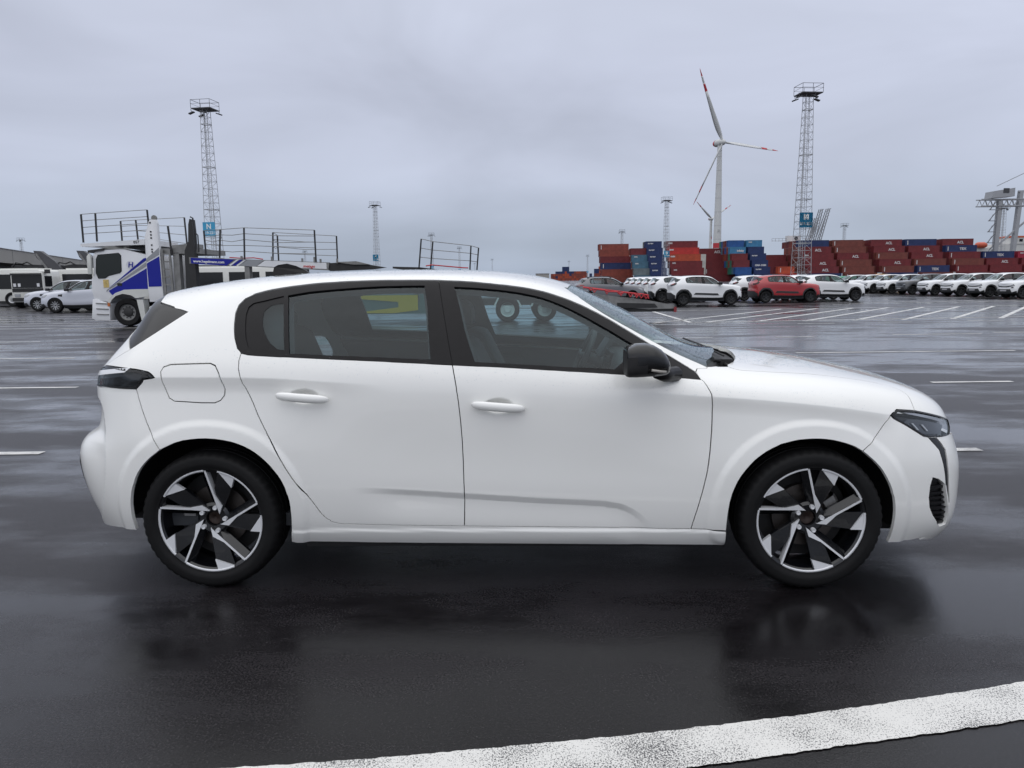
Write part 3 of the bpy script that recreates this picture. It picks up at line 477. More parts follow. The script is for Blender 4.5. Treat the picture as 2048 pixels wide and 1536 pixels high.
UVL = {'belt_r':[(-1.174,0.843),(-1.139,0.838),(-1.091,0.837),(-1.06,0.837),(-1.029,0.837),(-0.999,0.837),(-0.97,0.838),(-0.945,0.838),(-0.92,0.838),(-0.895,0.838),(-0.864,0.838),(-0.833,0.838),(-0.803,0.838),(-0.773,0.838),(-0.744,0.838),(-0.715,0.838),(-0.687,0.838),(-0.659,0.838),(-0.631,0.838),(-0.603,0.838),(-0.575,0.838),(-0.548,0.838),(-0.52,0.838),(-0.493,0.837),(-0.465,0.837),(-0.436,0.837),(-0.406,0.837),(-0.376,0.837),(-0.346,0.837),(-0.315,0.836),(-0.284,0.836),(-0.253,0.836),(-0.221,0.836)],'belt_f':[(-0.221,0.836),(-0.19,0.836),(-0.159,0.836),(-0.126,0.836),(-0.095,0.836),(-0.073,0.837),(-0.05,0.837),(-0.026,0.837),(-0,0.837),(0.026,0.837),(0.054,0.837),(0.084,0.837),(0.115,0.837),(0.147,0.837),(0.171,0.837),(0.196,0.837),(0.221,0.838),(0.247,0.838),(0.273,0.838),(0.299,0.839),(0.326,0.84),(0.354,0.84),(0.382,0.841),(0.409,0.841),(0.435,0.842),(0.462,0.842),(0.488,0.843),(0.514,0.844),(0.544,0.845),(0.573,0.847),(0.603,0.848),(0.633,0.851),(0.664,0.854),(0.696,0.857),(0.724,0.86),(0.749,0.863),(0.774,0.866),(0.8,0.87),(0.828,0.873),(0.856,0.876)],'dlo_top_r':[(-1.174,0.843),(-1.197,0.867),(-1.214,0.936),(-1.221,0.982),(-1.226,1.029),(-1.231,1.114),(-1.226,1.18),(-1.206,1.237),(-1.166,1.27),(-1.112,1.277),(-1.081,1.28),(-1.05,1.282),(-1.019,1.284),(-0.987,1.286),(-0.956,1.287),(-0.925,1.289),(-0.897,1.29),(-0.862,1.291),(-0.828,1.291),(-0.794,1.291),(-0.76,1.292),(-0.727,1.292),(-0.695,1.292),(-0.663,1.292),(-0.631,1.292),(-0.599,1.292),(-0.568,1.292),(-0.536,1.292),(-0.505,1.291),(-0.474,1.291),(-0.443,1.291),(-0.409,1.291),(-0.375,1.291),(-0.341,1.291),(-0.306,1.291)],'dlo_top_f':[(-0.306,1.291),(-0.272,1.29),(-0.236,1.29),(-0.2,1.29),(-0.168,1.289),(-0.136,1.289),(-0.102,1.288),(-0.079,1.287),(-0.056,1.287),(-0.027,1.286),(0.005,1.287),(0.038,1.287),(0.073,1.288),(0.111,1.289),(0.15,1.289),(0.179,1.29),(0.209,1.29),(0.24,1.29),(0.264,1.291),(0.288,1.292),(0.312,1.292),(0.338,1.293),(0.365,1.293),(0.392,1.293),(0.418,1.293),(0.443,1.292),(0.469,1.291),(0.494,1.289),(0.518,1.286),(0.543,1.284),(0.568,1.281),(0.593,1.278),(0.618,1.275),(0.643,1.271),(0.669,1.264),(0.695,1.251),(0.72,1.236),(0.742,1.218),(0.772,1.184),(0.803,1.135),(0.833,1.06),(0.848,0.979),(0.856,0.876)],'seam_b':[(-0.306,1.291),(-0.298,1.261),(-0.291,1.21),(-0.284,1.167),(-0.277,1.128),(-0.27,1.092),(-0.264,1.057),(-0.257,1.026),(-0.251,0.996),(-0.245,0.965),(-0.239,0.933),(-0.233,0.9),(-0.227,0.865),(-0.221,0.836),(-0.214,0.807),(-0.207,0.778),(-0.201,0.753),(-0.196,0.721),(-0.191,0.679),(-0.188,0.646),(-0.185,0.613),(-0.182,0.58),(-0.18,0.546),(-0.178,0.511),(-0.176,0.485),(-0.175,0.463),(-0.174,0.437),(-0.173,0.409),(-0.173,0.379),(-0.172,0.351),(-0.172,0.326),(-0.171,0.302),(-0.171,0.28),(-0.171,0.252),(-0.172,0.219),(-0.173,0.185),(-0.174,0.149),(-0.176,0.11)],'seam_b_up':[(-0.306,1.291),(-0.298,1.259),(-0.291,1.206),(-0.284,1.162),(-0.277,1.123),(-0.27,1.085),(-0.263,1.05),(-0.257,1.02),(-0.251,0.991),(-0.245,0.961),(-0.239,0.93),(-0.233,0.898),(-0.227,0.863),(-0.221,0.836)],'seam_b_lo':[(-0.221,0.836),(-0.214,0.807),(-0.207,0.778),(-0.201,0.753),(-0.196,0.721),(-0.191,0.679),(-0.188,0.646),(-0.185,0.613),(-0.182,0.58),(-0.18,0.546),(-0.178,0.511),(-0.176,0.485),(-0.175,0.463),(-0.174,0.437),(-0.173,0.409),(-0.173,0.379),(-0.172,0.351),(-0.172,0.326),(-0.171,0.302),(-0.171,0.28),(-0.171,0.252),(-0.172,0.219),(-0.173,0.185),(-0.174,0.149),(-0.176,0.11)],'seam_rd':[(-1.174,0.843),(-1.181,0.813),(-1.179,0.785),(-1.166,0.754),(-1.148,0.724),(-1.125,0.673),(-1.112,0.643),(-1.101,0.613),(-1.09,0.584),(-1.077,0.553),(-1.064,0.521),(-1.051,0.493),(-1.037,0.474),(-1.024,0.453),(-1.012,0.431),(-1,0.407),(-0.988,0.383),(-0.976,0.36),(-0.963,0.338),(-0.95,0.318),(-0.937,0.3),(-0.923,0.284),(-0.908,0.268),(-0.892,0.244),(-0.875,0.22),(-0.857,0.193),(-0.84,0.165),(-0.82,0.14),(-0.79,0.114),(-0.751,0.101)],'door_bot_r':[(-0.751,0.101),(-0.72,0.101),(-0.689,0.101),(-0.658,0.101),(-0.628,0.101),(-0.598,0.101),(-0.568,0.101),(-0.54,0.101),(-0.513,0.101),(-0.486,0.102),(-0.459,0.102),(-0.432,0.103),(-0.405,0.104),(-0.377,0.104),(-0.35,0.105),(-0.322,0.106),(-0.293,0.107),(-0.265,0.108),(-0.236,0.108),(-0.206,0.109),(-0.176,0.11)],'door_bot_f':[(-0.176,0.11),(-0.144,0.111),(-0.111,0.112),(-0.086,0.112),(-0.064,0.113),(-0.041,0.114),(-0.017,0.114),(0.009,0.115),(0.035,0.115),(0.062,0.116),(0.091,0.116),(0.121,0.117),(0.152,0.117),(0.175,0.117),(0.199,0.117),(0.223,0.117),(0.248,0.118),(0.274,0.118),(0.299,0.118),(0.325,0.118),(0.354,0.118),(0.382,0.118),(0.41,0.118),(0.437,0.118),(0.465,0.117),(0.491,0.117),(0.518,0.117),(0.545,0.116),(0.572,0.115),(0.599,0.114),(0.627,0.113),(0.654,0.112),(0.683,0.11),(0.712,0.109),(0.737,0.107),(0.762,0.105),(0.787,0.103),(0.814,0.1)],'seam_fd':[(0.856,0.876),(0.875,0.816),(0.891,0.773),(0.894,0.749),(0.896,0.718),(0.895,0.68),(0.895,0.645),(0.894,0.608),(0.893,0.571),(0.891,0.533),(0.889,0.496),(0.887,0.472),(0.884,0.446),(0.881,0.417),(0.877,0.386),(0.871,0.355),(0.864,0.327),(0.857,0.3),(0.849,0.275),(0.842,0.244),(0.835,0.21),(0.827,0.176),(0.82,0.141),(0.814,0.1)],'fend_bot':[(0.814,0.1),(0.89,0.092),(0.965,0.085)],'arch_f':[(0.965,0.085),(0.965,0.139),(0.967,0.189),(0.97,0.225),(0.974,0.262),(0.981,0.288),(0.991,0.312),(1.002,0.336),(1.016,0.36),(1.034,0.386),(1.053,0.411),(1.073,0.434),(1.096,0.453),(1.119,0.469),(1.143,0.482),(1.168,0.493),(1.198,0.504),(1.228,0.517),(1.258,0.528),(1.288,0.534),(1.317,0.539),(1.347,0.541),(1.378,0.54),(1.409,0.536),(1.439,0.528),(1.469,0.517),(1.498,0.502),(1.542,0.48)],'arch_f2':[(1.542,0.48),(1.561,0.464),(1.59,0.434),(1.616,0.397),(1.632,0.368),(1.646,0.34),(1.659,0.313),(1.673,0.281),(1.685,0.24),(1.692,0.195),(1.697,0.15),(1.699,0.103),(1.7,0.071),(1.7,0.047),(1.699,0.021),(1.695,-0)],'bumpf_bot':[(1.695,-0),(1.73,0),(1.766,0),(1.817,0),(1.854,0.004),(1.927,0.017)],'seam_bf':[(1.542,0.48),(1.563,0.501),(1.585,0.538),(1.611,0.592),(1.635,0.65),(1.655,0.704),(1.677,0.752)],'hood_seam':[(1.004,1.324),(1.031,1.304),(1.056,1.292),(1.084,1.288),(1.113,1.287),(1.14,1.286),(1.167,1.282),(1.2,1.28),(1.232,1.28),(1.264,1.281),(1.295,1.282),(1.325,1.284),(1.356,1.285),(1.388,1.285),(1.422,1.284),(1.455,1.284),(1.489,1.283),(1.523,1.283),(1.556,1.281),(1.588,1.281),(1.622,1.281),(1.656,1.28),(1.69,1.276),(1.722,1.265),(1.764,1.236),(1.799,1.167),(1.822,1.032),(1.821,0.896),(1.819,0.8)],'fend_top':[(0.856,0.876),(0.838,1.061),(0.848,1.169),(0.902,1.285),(0.953,1.313),(1.004,1.324)],'ws_near':[(0.902,1.285),(0.88,1.296),(0.855,1.302),(0.83,1.304),(0.806,1.304),(0.782,1.303),(0.758,1.302),(0.736,1.301),(0.711,1.301),(0.683,1.301),(0.655,1.301),(0.629,1.302),(0.603,1.303),(0.577,1.304),(0.55,1.305),(0.524,1.305),(0.498,1.306),(0.472,1.307),(0.446,1.309),(0.42,1.313),(0.392,1.318),(0.364,1.325),(0.336,1.335),(0.313,1.355),(0.292,1.4),(0.272,1.458)],'cowl':[(0.902,1.285),(0.96,1.313),(1.009,1.333),(1.07,1.472),(1.115,1.609),(1.143,1.798),(1.154,1.938),(1.133,1.972)],'lamp_f_top':[(1.677,0.752),(1.715,0.787),(1.762,0.793),(1.819,0.8),(1.906,0.8),(2.003,0.799),(2.159,0.79)],'lamp_f_bot':[(1.677,0.752),(1.758,0.688),(1.841,0.617),(1.874,0.611),(1.983,0.629),(2.05,0.649)],'arch_r':[(-0.988,0.006),(-0.979,0.05),(-0.972,0.082),(-0.969,0.119),(-0.968,0.159),(-0.968,0.191),(-0.97,0.222),(-0.975,0.252),(-0.984,0.284),(-0.997,0.31),(-1.01,0.33),(-1.026,0.35),(-1.042,0.369),(-1.061,0.389),(-1.082,0.408),(-1.104,0.424),(-1.128,0.437),(-1.153,0.447),(-1.181,0.455),(-1.215,0.463),(-1.247,0.468),(-1.28,0.471),(-1.316,0.472),(-1.349,0.471),(-1.385,0.468),(-1.425,0.463),(-1.458,0.453),(-1.49,0.438),(-1.525,0.42)],'arch_r2':[(-1.525,0.42),(-1.55,0.4),(-1.577,0.38),(-1.599,0.359),(-1.62,0.337),(-1.638,0.314),(-1.654,0.287),(-1.667,0.256),(-1.676,0.218),(-1.683,0.178),(-1.688,0.138),(-1.691,0.091),(-1.693,0.063),(-1.694,0.009)],'bumpr_bot':[(-1.694,0.009),(-1.733,0.007),(-1.78,0.006),(-1.839,0.006),(-1.912,0.005)],'seam_br':[(-1.525,0.42),(-1.547,0.451),(-1.569,0.478),(-1.583,0.497),(-1.595,0.528),(-1.606,0.561),(-1.617,0.591),(-1.627,0.622),(-1.637,0.653),(-1.65,0.706)],'lamp_r_top':[(-1.931,0.831),(-1.756,0.8),(-1.648,0.784),(-1.587,0.772),(-1.571,0.765),(-1.552,0.754)],'lamp_r_bot':[(-1.552,0.754),(-1.608,0.75),(-1.63,0.728),(-1.65,0.706),(-1.73,0.711),(-1.847,0.722)],'rglass_a':[(-1.653,1.315),(-1.597,1.294),(-1.548,1.275),(-1.502,1.23),(-1.462,1.181)],'rglass_b':[(-1.462,1.181),(-1.484,1.151),(-1.508,1.122),(-1.534,1.093),(-1.565,1.062),(-1.595,1.033),(-1.626,1.006),(-1.659,0.979),(-1.694,0.952),(-1.734,0.924)],'sill_bot':[(-0.988,0.006),(-0.962,0.006),(-0.938,0.006),(-0.913,0.006),(-0.887,0.006),(-0.856,0.006),(-0.826,0.006),(-0.796,0.006),(-0.767,0.006),(-0.738,0.006),(-0.709,0.006),(-0.681,0.006),(-0.653,0.005),(-0.625,0.005),(-0.598,0.005),(-0.57,0.005),(-0.542,0.005),(-0.515,0.006),(-0.488,0.006),(-0.46,0.006),(-0.433,0.006),(-0.405,0.006),(-0.378,0.006),(-0.35,0.007),(-0.321,0.007),(-0.293,0.007),(-0.264,0.008),(-0.234,0.008),(-0.204,0.008),(-0.174,0.009),(-0.142,0.009),(-0.11,0.009),(-0.085,0.009),(-0.063,0.009),(-0.04,0.01),(-0.016,0.01),(0.009,0.01),(0.035,0.009),(0.062,0.009),(0.09,0.009),(0.12,0.009),(0.151,0.009),(0.174,0.008),(0.197,0.008),(0.222,0.007),(0.247,0.007),(0.272,0.006),(0.297,0.006),(0.323,0.005),(0.352,0.005),(0.38,0.004),(0.408,0.004),(0.436,0.004),(0.463,0.004),(0.49,0.005),(0.517,0.006),(0.544,0.008),(0.571,0.01),(0.598,0.011),(0.625,0.013),(0.652,0.015),(0.681,0.016),(0.71,0.017),(0.736,0.017),(0.76,0.017),(0.786,0.016),(0.812,0.015),(0.839,0.013),(0.867,0.012),(0.894,0.01),(0.919,0.008),(0.946,0.006),(0.972,0.004)],'fuel':[(-1.482,0.795),(-1.396,0.797),(-1.299,0.8),(-1.278,0.793),(-1.261,0.769),(-1.243,0.731),(-1.238,0.707),(-1.241,0.676),(-1.257,0.651),(-1.28,0.638),(-1.34,0.637),(-1.466,0.643),(-1.488,0.658),(-1.501,0.694),(-1.519,0.751),(-1.524,0.771),(-1.513,0.787)],'qglass':[(-1.021,1.227),(-1.104,1.201),(-1.16,1.188),(-1.182,1.158),(-1.186,1.099),(-1.179,1.021),(-1.164,0.937),(-1.146,0.88),(-1.117,0.853),(-1.084,0.848),(-0.978,0.851)],'rglass_win':[(-1.002,1.228),(-0.912,1.248),(-0.754,1.259),(-0.595,1.27),(-0.484,1.271),(-0.371,1.272),(-0.348,1.108),(-0.324,0.853),(-0.504,0.854),(-0.718,0.853),(-0.959,0.852)],'fglass_win':[(-0.229,1.27),(-0.133,1.27),(-0.056,1.269),(0.069,1.269),(0.175,1.266),(0.266,1.251),(0.367,1.23),(0.47,1.201),(0.542,1.169),(0.587,1.149),(0.552,1.022),(0.477,0.88),(0.264,0.858),(0.074,0.853),(-0.108,0.852),(-0.169,1.025)],'lowcrease':[(-0.692,0.29),(-0.662,0.289),(-0.632,0.288),(-0.602,0.287),(-0.572,0.287),(-0.543,0.286),(-0.513,0.286),(-0.487,0.285),(-0.46,0.285),(-0.434,0.284),(-0.407,0.284),(-0.38,0.284),(-0.353,0.283),(-0.326,0.283),(-0.298,0.283),(-0.27,0.282),(-0.241,0.282),(-0.211,0.282),(-0.18,0.281),(-0.148,0.281),(-0.116,0.281),(-0.089,0.281),(-0.067,0.28),(-0.043,0.28),(-0.019,0.279),(0.006,0.279),(0.032,0.279),(0.059,0.278),(0.088,0.277),(0.119,0.277),(0.15,0.276),(0.173,0.276),(0.197,0.276),(0.223,0.276),(0.251,0.276),(0.278,0.276),(0.305,0.276),(0.334,0.276),(0.365,0.275),(0.399,0.275),(0.433,0.274),(0.466,0.27),(0.494,0.265),(0.521,0.255),(0.555,0.234),(0.588,0.206),(0.613,0.177),(0.638,0.145)],'waist_r':[(-1.552,0.754),(-1.52,0.754),(-1.49,0.754),(-1.461,0.754),(-1.435,0.754),(-1.405,0.754),(-1.373,0.754),(-1.341,0.754),(-1.311,0.755),(-1.282,0.755),(-1.254,0.756),(-1.227,0.756),(-1.201,0.757),(-1.168,0.757),(-1.136,0.758),(-1.104,0.758),(-1.074,0.758),(-1.044,0.759),(-1.016,0.759),(-0.988,0.759),(-0.963,0.759),(-0.938,0.758),(-0.914,0.758),(-0.887,0.758),(-0.856,0.757),(-0.826,0.757),(-0.796,0.756),(-0.767,0.756),(-0.739,0.755),(-0.712,0.755),(-0.685,0.754),(-0.658,0.754),(-0.631,0.753),(-0.605,0.753),(-0.578,0.752),(-0.552,0.751),(-0.526,0.751),(-0.5,0.75)],'waist_f':[(0.364,0.772),(0.392,0.771),(0.418,0.771),(0.445,0.77),(0.471,0.77),(0.498,0.769),(0.524,0.769),(0.55,0.768),(0.577,0.767),(0.603,0.767),(0.63,0.766),(0.657,0.766),(0.685,0.765),(0.714,0.765),(0.739,0.764),(0.763,0.764),(0.788,0.763),(0.814,0.763),(0.841,0.762),(0.868,0.762),(0.894,0.762),(0.922,0.761),(0.951,0.761),(0.979,0.761),(1.008,0.761),(1.037,0.761),(1.066,0.76),(1.094,0.76),(1.121,0.76),(1.147,0.759),(1.176,0.759),(1.207,0.758),(1.237,0.758),(1.266,0.757),(1.293,0.757),(1.319,0.756),(1.346,0.756),(1.374,0.756),(1.403,0.755),(1.431,0.755),(1.46,0.755),(1.488,0.755),(1.52,0.754),(1.551,0.754),(1.581,0.754),(1.612,0.754),(1.644,0.753),(1.677,0.754)],'vent_f':[(1.887,0.332),(1.917,0.324),(1.943,0.308),(1.972,0.288),(1.998,0.213),(2.015,0.138),(2.023,0.082),(1.981,0.074),(1.952,0.085),(1.911,0.132),(1.884,0.179),(1.873,0.234),(1.875,0.293)],'fang':[(1.872,0.607),(1.922,0.618),(1.953,0.562),(1.975,0.499),(1.98,0.4),(1.992,0.29),(2.01,0.199),(2.002,0.183),(1.972,0.282),(1.949,0.417),(1.932,0.496),(1.908,0.546)],'rear_edge':[(-2.018,0.702),(-2.015,0.664),(-1.932,0.635),(-1.901,0.603),(-1.879,0.554),(-1.863,0.501),(-1.853,0.478),(-1.843,0.452),(-1.834,0.422),(-1.827,0.39),(-1.822,0.361),(-1.82,0.334),(-1.821,0.308),(-1.823,0.283),(-1.828,0.25),(-1.836,0.211),(-1.847,0.171),(-1.862,0.128),(-1.888,0.081),(-1.935,0.045),(-2.02,0.008)],'frit':[(-1.011,1.169),(-1.045,1.168),(-1.077,1.158),(-1.1,1.118),(-1.101,1.061),(-1.093,1.015),(-1.08,0.972),(-1.048,0.911),(-1.011,0.876),(-0.977,0.872)],'handle_r':[(-1.003,0.678),(-0.99,0.699),(-0.897,0.712),(-0.796,0.703),(-0.77,0.68),(-0.792,0.662),(-0.898,0.648),(-0.979,0.657)],'handle_f':[(-0.123,0.663),(-0.107,0.685),(-0.02,0.698),(0.069,0.689),(0.09,0.665),(0.069,0.646),(-0.021,0.632),(-0.095,0.641)]}
def Ln(n, rev=False, a=None, b=None):
    L = [tuple(p) for p in UVL[n]]
    L = L[a:b] if (a is not None or b is not None) else L
    return L[::-1] if rev else L
_flat = Shell(HB_CAGE, HB_U, HB_V)
def _rows(n, offs): return np.concatenate([np.stack([np.interp(np.linspace(0, 1, 500), np.linspace(0, 1, len(UVL[n])), np.array(UVL[n])[:, 0]), np.interp(np.linspace(0, 1, 500), np.linspace(0, 1, len(UVL[n])), np.array(UVL[n])[:, 1]) + o], 1) for o in offs])
EXTRA = np.concatenate([_rows('waist_r', (.003, 0, -.003, -.018)), _rows('waist_f', (.003, 0, -.003, -.018)), _rows('lowcrease', (.003, 0, -.003, -.0265, -.0285, -.0305, -.033))])
def _xz(n):
    L = np.array(UVL[n]); P = _flat.base(L[:, 0], L[:, 1]); o = np.argsort(P[:, 0]); return P[o][:, 0], P[o][:, 2]
_w1, _w2, _lc = _xz('waist_r'), _xz('waist_f'), _xz('lowcrease')
def _poly3(*ns):
    out = []
    for n in ns:
        L = np.array(UVL[n]); P = _flat.base(L[:, 0], L[:, 1]); out.append(P[:, [0, 2]])
    return np.concatenate(out)
_ar, _af = _poly3('arch_r', 'arch_r2'), _poly3('arch_f', 'arch_f2')
_re = np.array(UVL['rear_edge']); _re = _flat.base(_re[:, 0], _re[:, 1]); _re = (_re[::-1, 2], _re[::-1, 0])
def _hand(n): L = np.array(UVL[n]); P = _flat.base(L[:, 0], L[:, 1]); return P.mean(0)
_h1, _h2 = _hand('handle_r'), _hand('handle_f')
def _profile(knots, end):
    # pressed edge: slopes by distance below the line, integrated, then eased back to the surface
    g = np.linspace(0, end, 400); sl = np.interp(g, [k[0] for k in knots], [k[1] for k in knots]); p = np.concatenate([[0], np.cumsum((sl[1:] + sl[:-1]) / 2 * (g[1] - g[0]))])
    k0 = np.searchsorted(g, knots[-1][0]); tail = smooth01(g[k0], end, g); return g, p * (1 - tail)
PR_W = _profile([(0, -.34), (.018, -.34), (.075, 0)], .34)
PR_L = _profile([(0, -.38), (.0285, -.38), (.0300, .0)], .17)
def _crease(x, z, line, env, prof):
    s = np.interp(x, line[0], line[1]) - z; sl = (np.interp(x + .02, line[0], line[1]) - np.interp(x - .02, line[0], line[1])) / .04; s = s / np.sqrt(1 + sl * sl)
    return env * np.interp(s, prof[0], prof[1], left=0, right=0)
def car_disp(P):
    sh_ = P.shape[:-1]; q = P.reshape(-1, 3); x, h, z = q[:, 0], q[:, 1], q[:, 2]
    low = smooth01(.45, .62, h)
    d = _crease(x, z, _w1, (1 - smooth01(-1.05, -.45, x)) * smooth01(-1.95, -1.75, x), PR_W)
    d += _crease(x, z, _w2, smooth01(.45, 1.0, x) * (1 - smooth01(1.62, 1.75, x)), PR_W)
    d += _crease(x, z, _lc, smooth01(-.70, -.42, x) * (1 - smooth01(.50, .66, x)), PR_L)
    d += .007 * (1 - smooth01(.268, .284, z)) * smooth01(-.985, -.955, x) * (1 - smooth01(.955, .985, x))
    qe = np.clip((np.interp(z, _re[0], _re[1]) - x) / .05, 0, 40); qe = qe * np.exp(1 - qe) * (x < -1.5); d += -.014 * qe * smooth01(.66, .72, z) * (1 - smooth01(.86, .90, z)) - .007 * qe * (1 - smooth01(.60, .70, z)) * smooth01(.22, .3, z)
    for cx, line in ((-1.3375, _ar), (1.3375, _af)):
        m = np.hypot(x - cx, z - .32) < .56; k = np.zeros(len(x))
        if m.any():
            dd = np.full(m.sum(), 9.0); pt = q[m][:, [0, 2]]
            for a, b in zip(line[:-1], line[1:]):
                e = b - a; l2 = e @ e
                if l2 < 1e-12: continue
                t = np.clip(((pt - a) @ e) / l2, 0, 1); dd = np.minimum(dd, np.hypot(*(pt - a - t[:, None] * e).T))
            k[m] = .009 * (1 - smooth01(.050, .088, dd))
        d += k
    for c in (_h1, _h2):                                   # finger dish behind the handle
        r = np.sqrt(((x - c[0]) / .072) ** 2 + ((z - c[2] - .004) / .036) ** 2)
        d += -.026 * (1 - smooth01(.30, 1.0, r))
    return (d * low).reshape(sh_)
CAR = Shell(HB_CAGE, HB_U, HB_V, car_disp)
ONE = _flat.normal(np.array([0.]), np.array([.5]))[0, 1]
if ONE < 0:
    _nrm_in = Shell._nrm; Shell._nrm = lambda s, f, U, V, e: -_nrm_in(s, f, U, V, e)

arch_bot_f = Ln('arch_f2')[-1]; lampf_end_t = Ln('lamp_f_top')[-1]; lampf_end_b = Ln('lamp_f_bot')[-1]
hdr = Ln('ws_near')[-1]; spo = Ln('rglass_a')[0]; rgb = Ln('rglass_b')[-1]; lrt = Ln('lamp_r_top')[0]; lrb = Ln('lamp_r_bot')[-1]
header = [hdr, (.29, 1.5), (.315, 1.75), (.325, 1.98)]
lampr_back = [lrb, (-2.12, lrb[1] + .01), (-2.14, (lrb[1] + lrt[1]) / 2), (-2.10, lrt[1])]
loops = {
 'front_door': Ln('belt_f') + Ln('seam_fd') + Ln('door_bot_f', 1) + Ln('seam_b_lo', 1),
 'rear_door': Ln('belt_r') + Ln('seam_b_lo') + Ln('door_bot_r', 1) + Ln('seam_rd', 1),
 'front_wing': Ln('fend_top') + Ln('hood_seam') + Ln('lamp_f_top', 1, 0, 4) + Ln('seam_bf', 1) + Ln('arch_f', 1) + Ln('fend_bot', 1) + Ln('seam_fd', 1),
 'front_bumper': Ln('seam_bf') + Ln('lamp_f_bot') + [(2.72, lampf_end_b[1]), (2.72, 0), (2.1, 0), (1.9, 0)] + Ln('bumpf_bot', 1) + Ln('arch_f2', 1),
 'bonnet': Ln('hood_seam') + Ln('lamp_f_top', 0, 3, None) + [(2.72, lampf_end_t[1]), (2.72, 1.98), (1.16, 1.98)] + Ln('cowl', 1, 3, None),
 'body_shell': Ln('sill_bot') + Ln('fend_bot', 1) + Ln('door_bot_f', 1) + Ln('door_bot_r', 1) + Ln('seam_rd', 1) + Ln('dlo_top_r') + Ln('dlo_top_f') + Ln('fend_top', 0, 0, 5) + Ln('ws_near') + header + [(-1.735, 1.98), (-1.73, 1.62)] + Ln('rglass_a') + Ln('rglass_b') + Ln('lamp_r_top') + Ln('lamp_r_bot', 0, 0, 4) + Ln('seam_br', 1) + Ln('arch_r', 1),
 'rear_bumper': Ln('lamp_r_bot', 0, 3, None) + [(-2.75, lrb[1]), (-2.75, 0), (-2.2, 0)] + Ln('bumpr_bot', 1) + Ln('arch_r2', 1) + Ln('seam_br'),
 'tailgate': [rgb, lrt] + [(-2.10, lrt[1]), (-2.14, (lrb[1] + lrt[1]) / 2), (-2.12, lrb[1] + .01), lrb, (-2.75, lrb[1]), (-2.75, 1.98), (-2.30, 1.98)],
 'rear_window': Ln('rglass_a') + Ln('rglass_b') + [(-2.30, 1.98), (-1.735, 1.98), (-1.73, 1.62)],
 'windshield': Ln('ws_near') + header + [(1.10, 1.98), (1.05, 1.75), (.98, 1.52), (.93, 1.40)],
 'headlamp': Ln('lamp_f_top') + Ln('lamp_f_bot', 1),
 'tail_lamp': Ln('lamp_r_top') + Ln('lamp_r_bot') + lampr_back[1:],
}
cowl_loop = [Ln('ws_near')[0], (.93, 1.40), (.98, 1.52), (1.05, 1.75), (1.10, 1.98), (1.16, 1.98)] + Ln('cowl', 1)
def whole(n, material, holes=(), near=.010, far=.04, **k):
    if n in ('front_door', 'rear_door', 'front_wing'):
        return panel(CAR, n, loops[n], material, car, holes, -1, near, extra=EXTRA, **k), panel(CAR, n, loops[n], material, car, holes, 1, far, **dict(dict(gap=.0006), **k))
    V, F, Nn = [], [], []
    for sd, sp in ((-1, near), (1, far)):
        v, f, q = panel_arrays(CAR, loops[n], holes, sd, sp, **(dict(k, extra=EXTRA if n == 'body_shell' else None) if sd < 0 or 'gap' in k else dict(k, gap=.0006))); o = len(V)
        V += [tuple(x) for x in v]; Nn += [tuple(x) for x in q]; F += [tuple(int(i) + o for i in t) for t in f]
    return meshobj(n, V, F, material, car, True, Nn)
vent = Ln('vent_f'); fang = Ln('fang'); fuel = Ln('fuel')
whole('front_door', M_PAINT, near=.008); whole('rear_door', M_PAINT, near=.008)
whole('front_wing', M_PAINT); whole('front_bumper', M_PAINT, (vent, fang)); whole('bonnet', M_PAINT, near=.02)
whole('body_shell', M_PAINT, (fuel,)); whole('rear_bumper', M_PAINT); whole('tailgate', M_PAINT, near=.02)
fp = panel(CAR, 'fuel_flap', fuel, M_PAINT, car, (), -1, .012, extra=EXTRA)
whole('windshield', G_WS, near=.03, depth=0, lift=-.004); whole('rear_window', M_BLK, near=.02, lift=-.003)
panels(CAR, 'cowl', [(cowl_loop, ())], M_PLA, car, spacing=.03, gap=0, depth=0, lift=-.030)
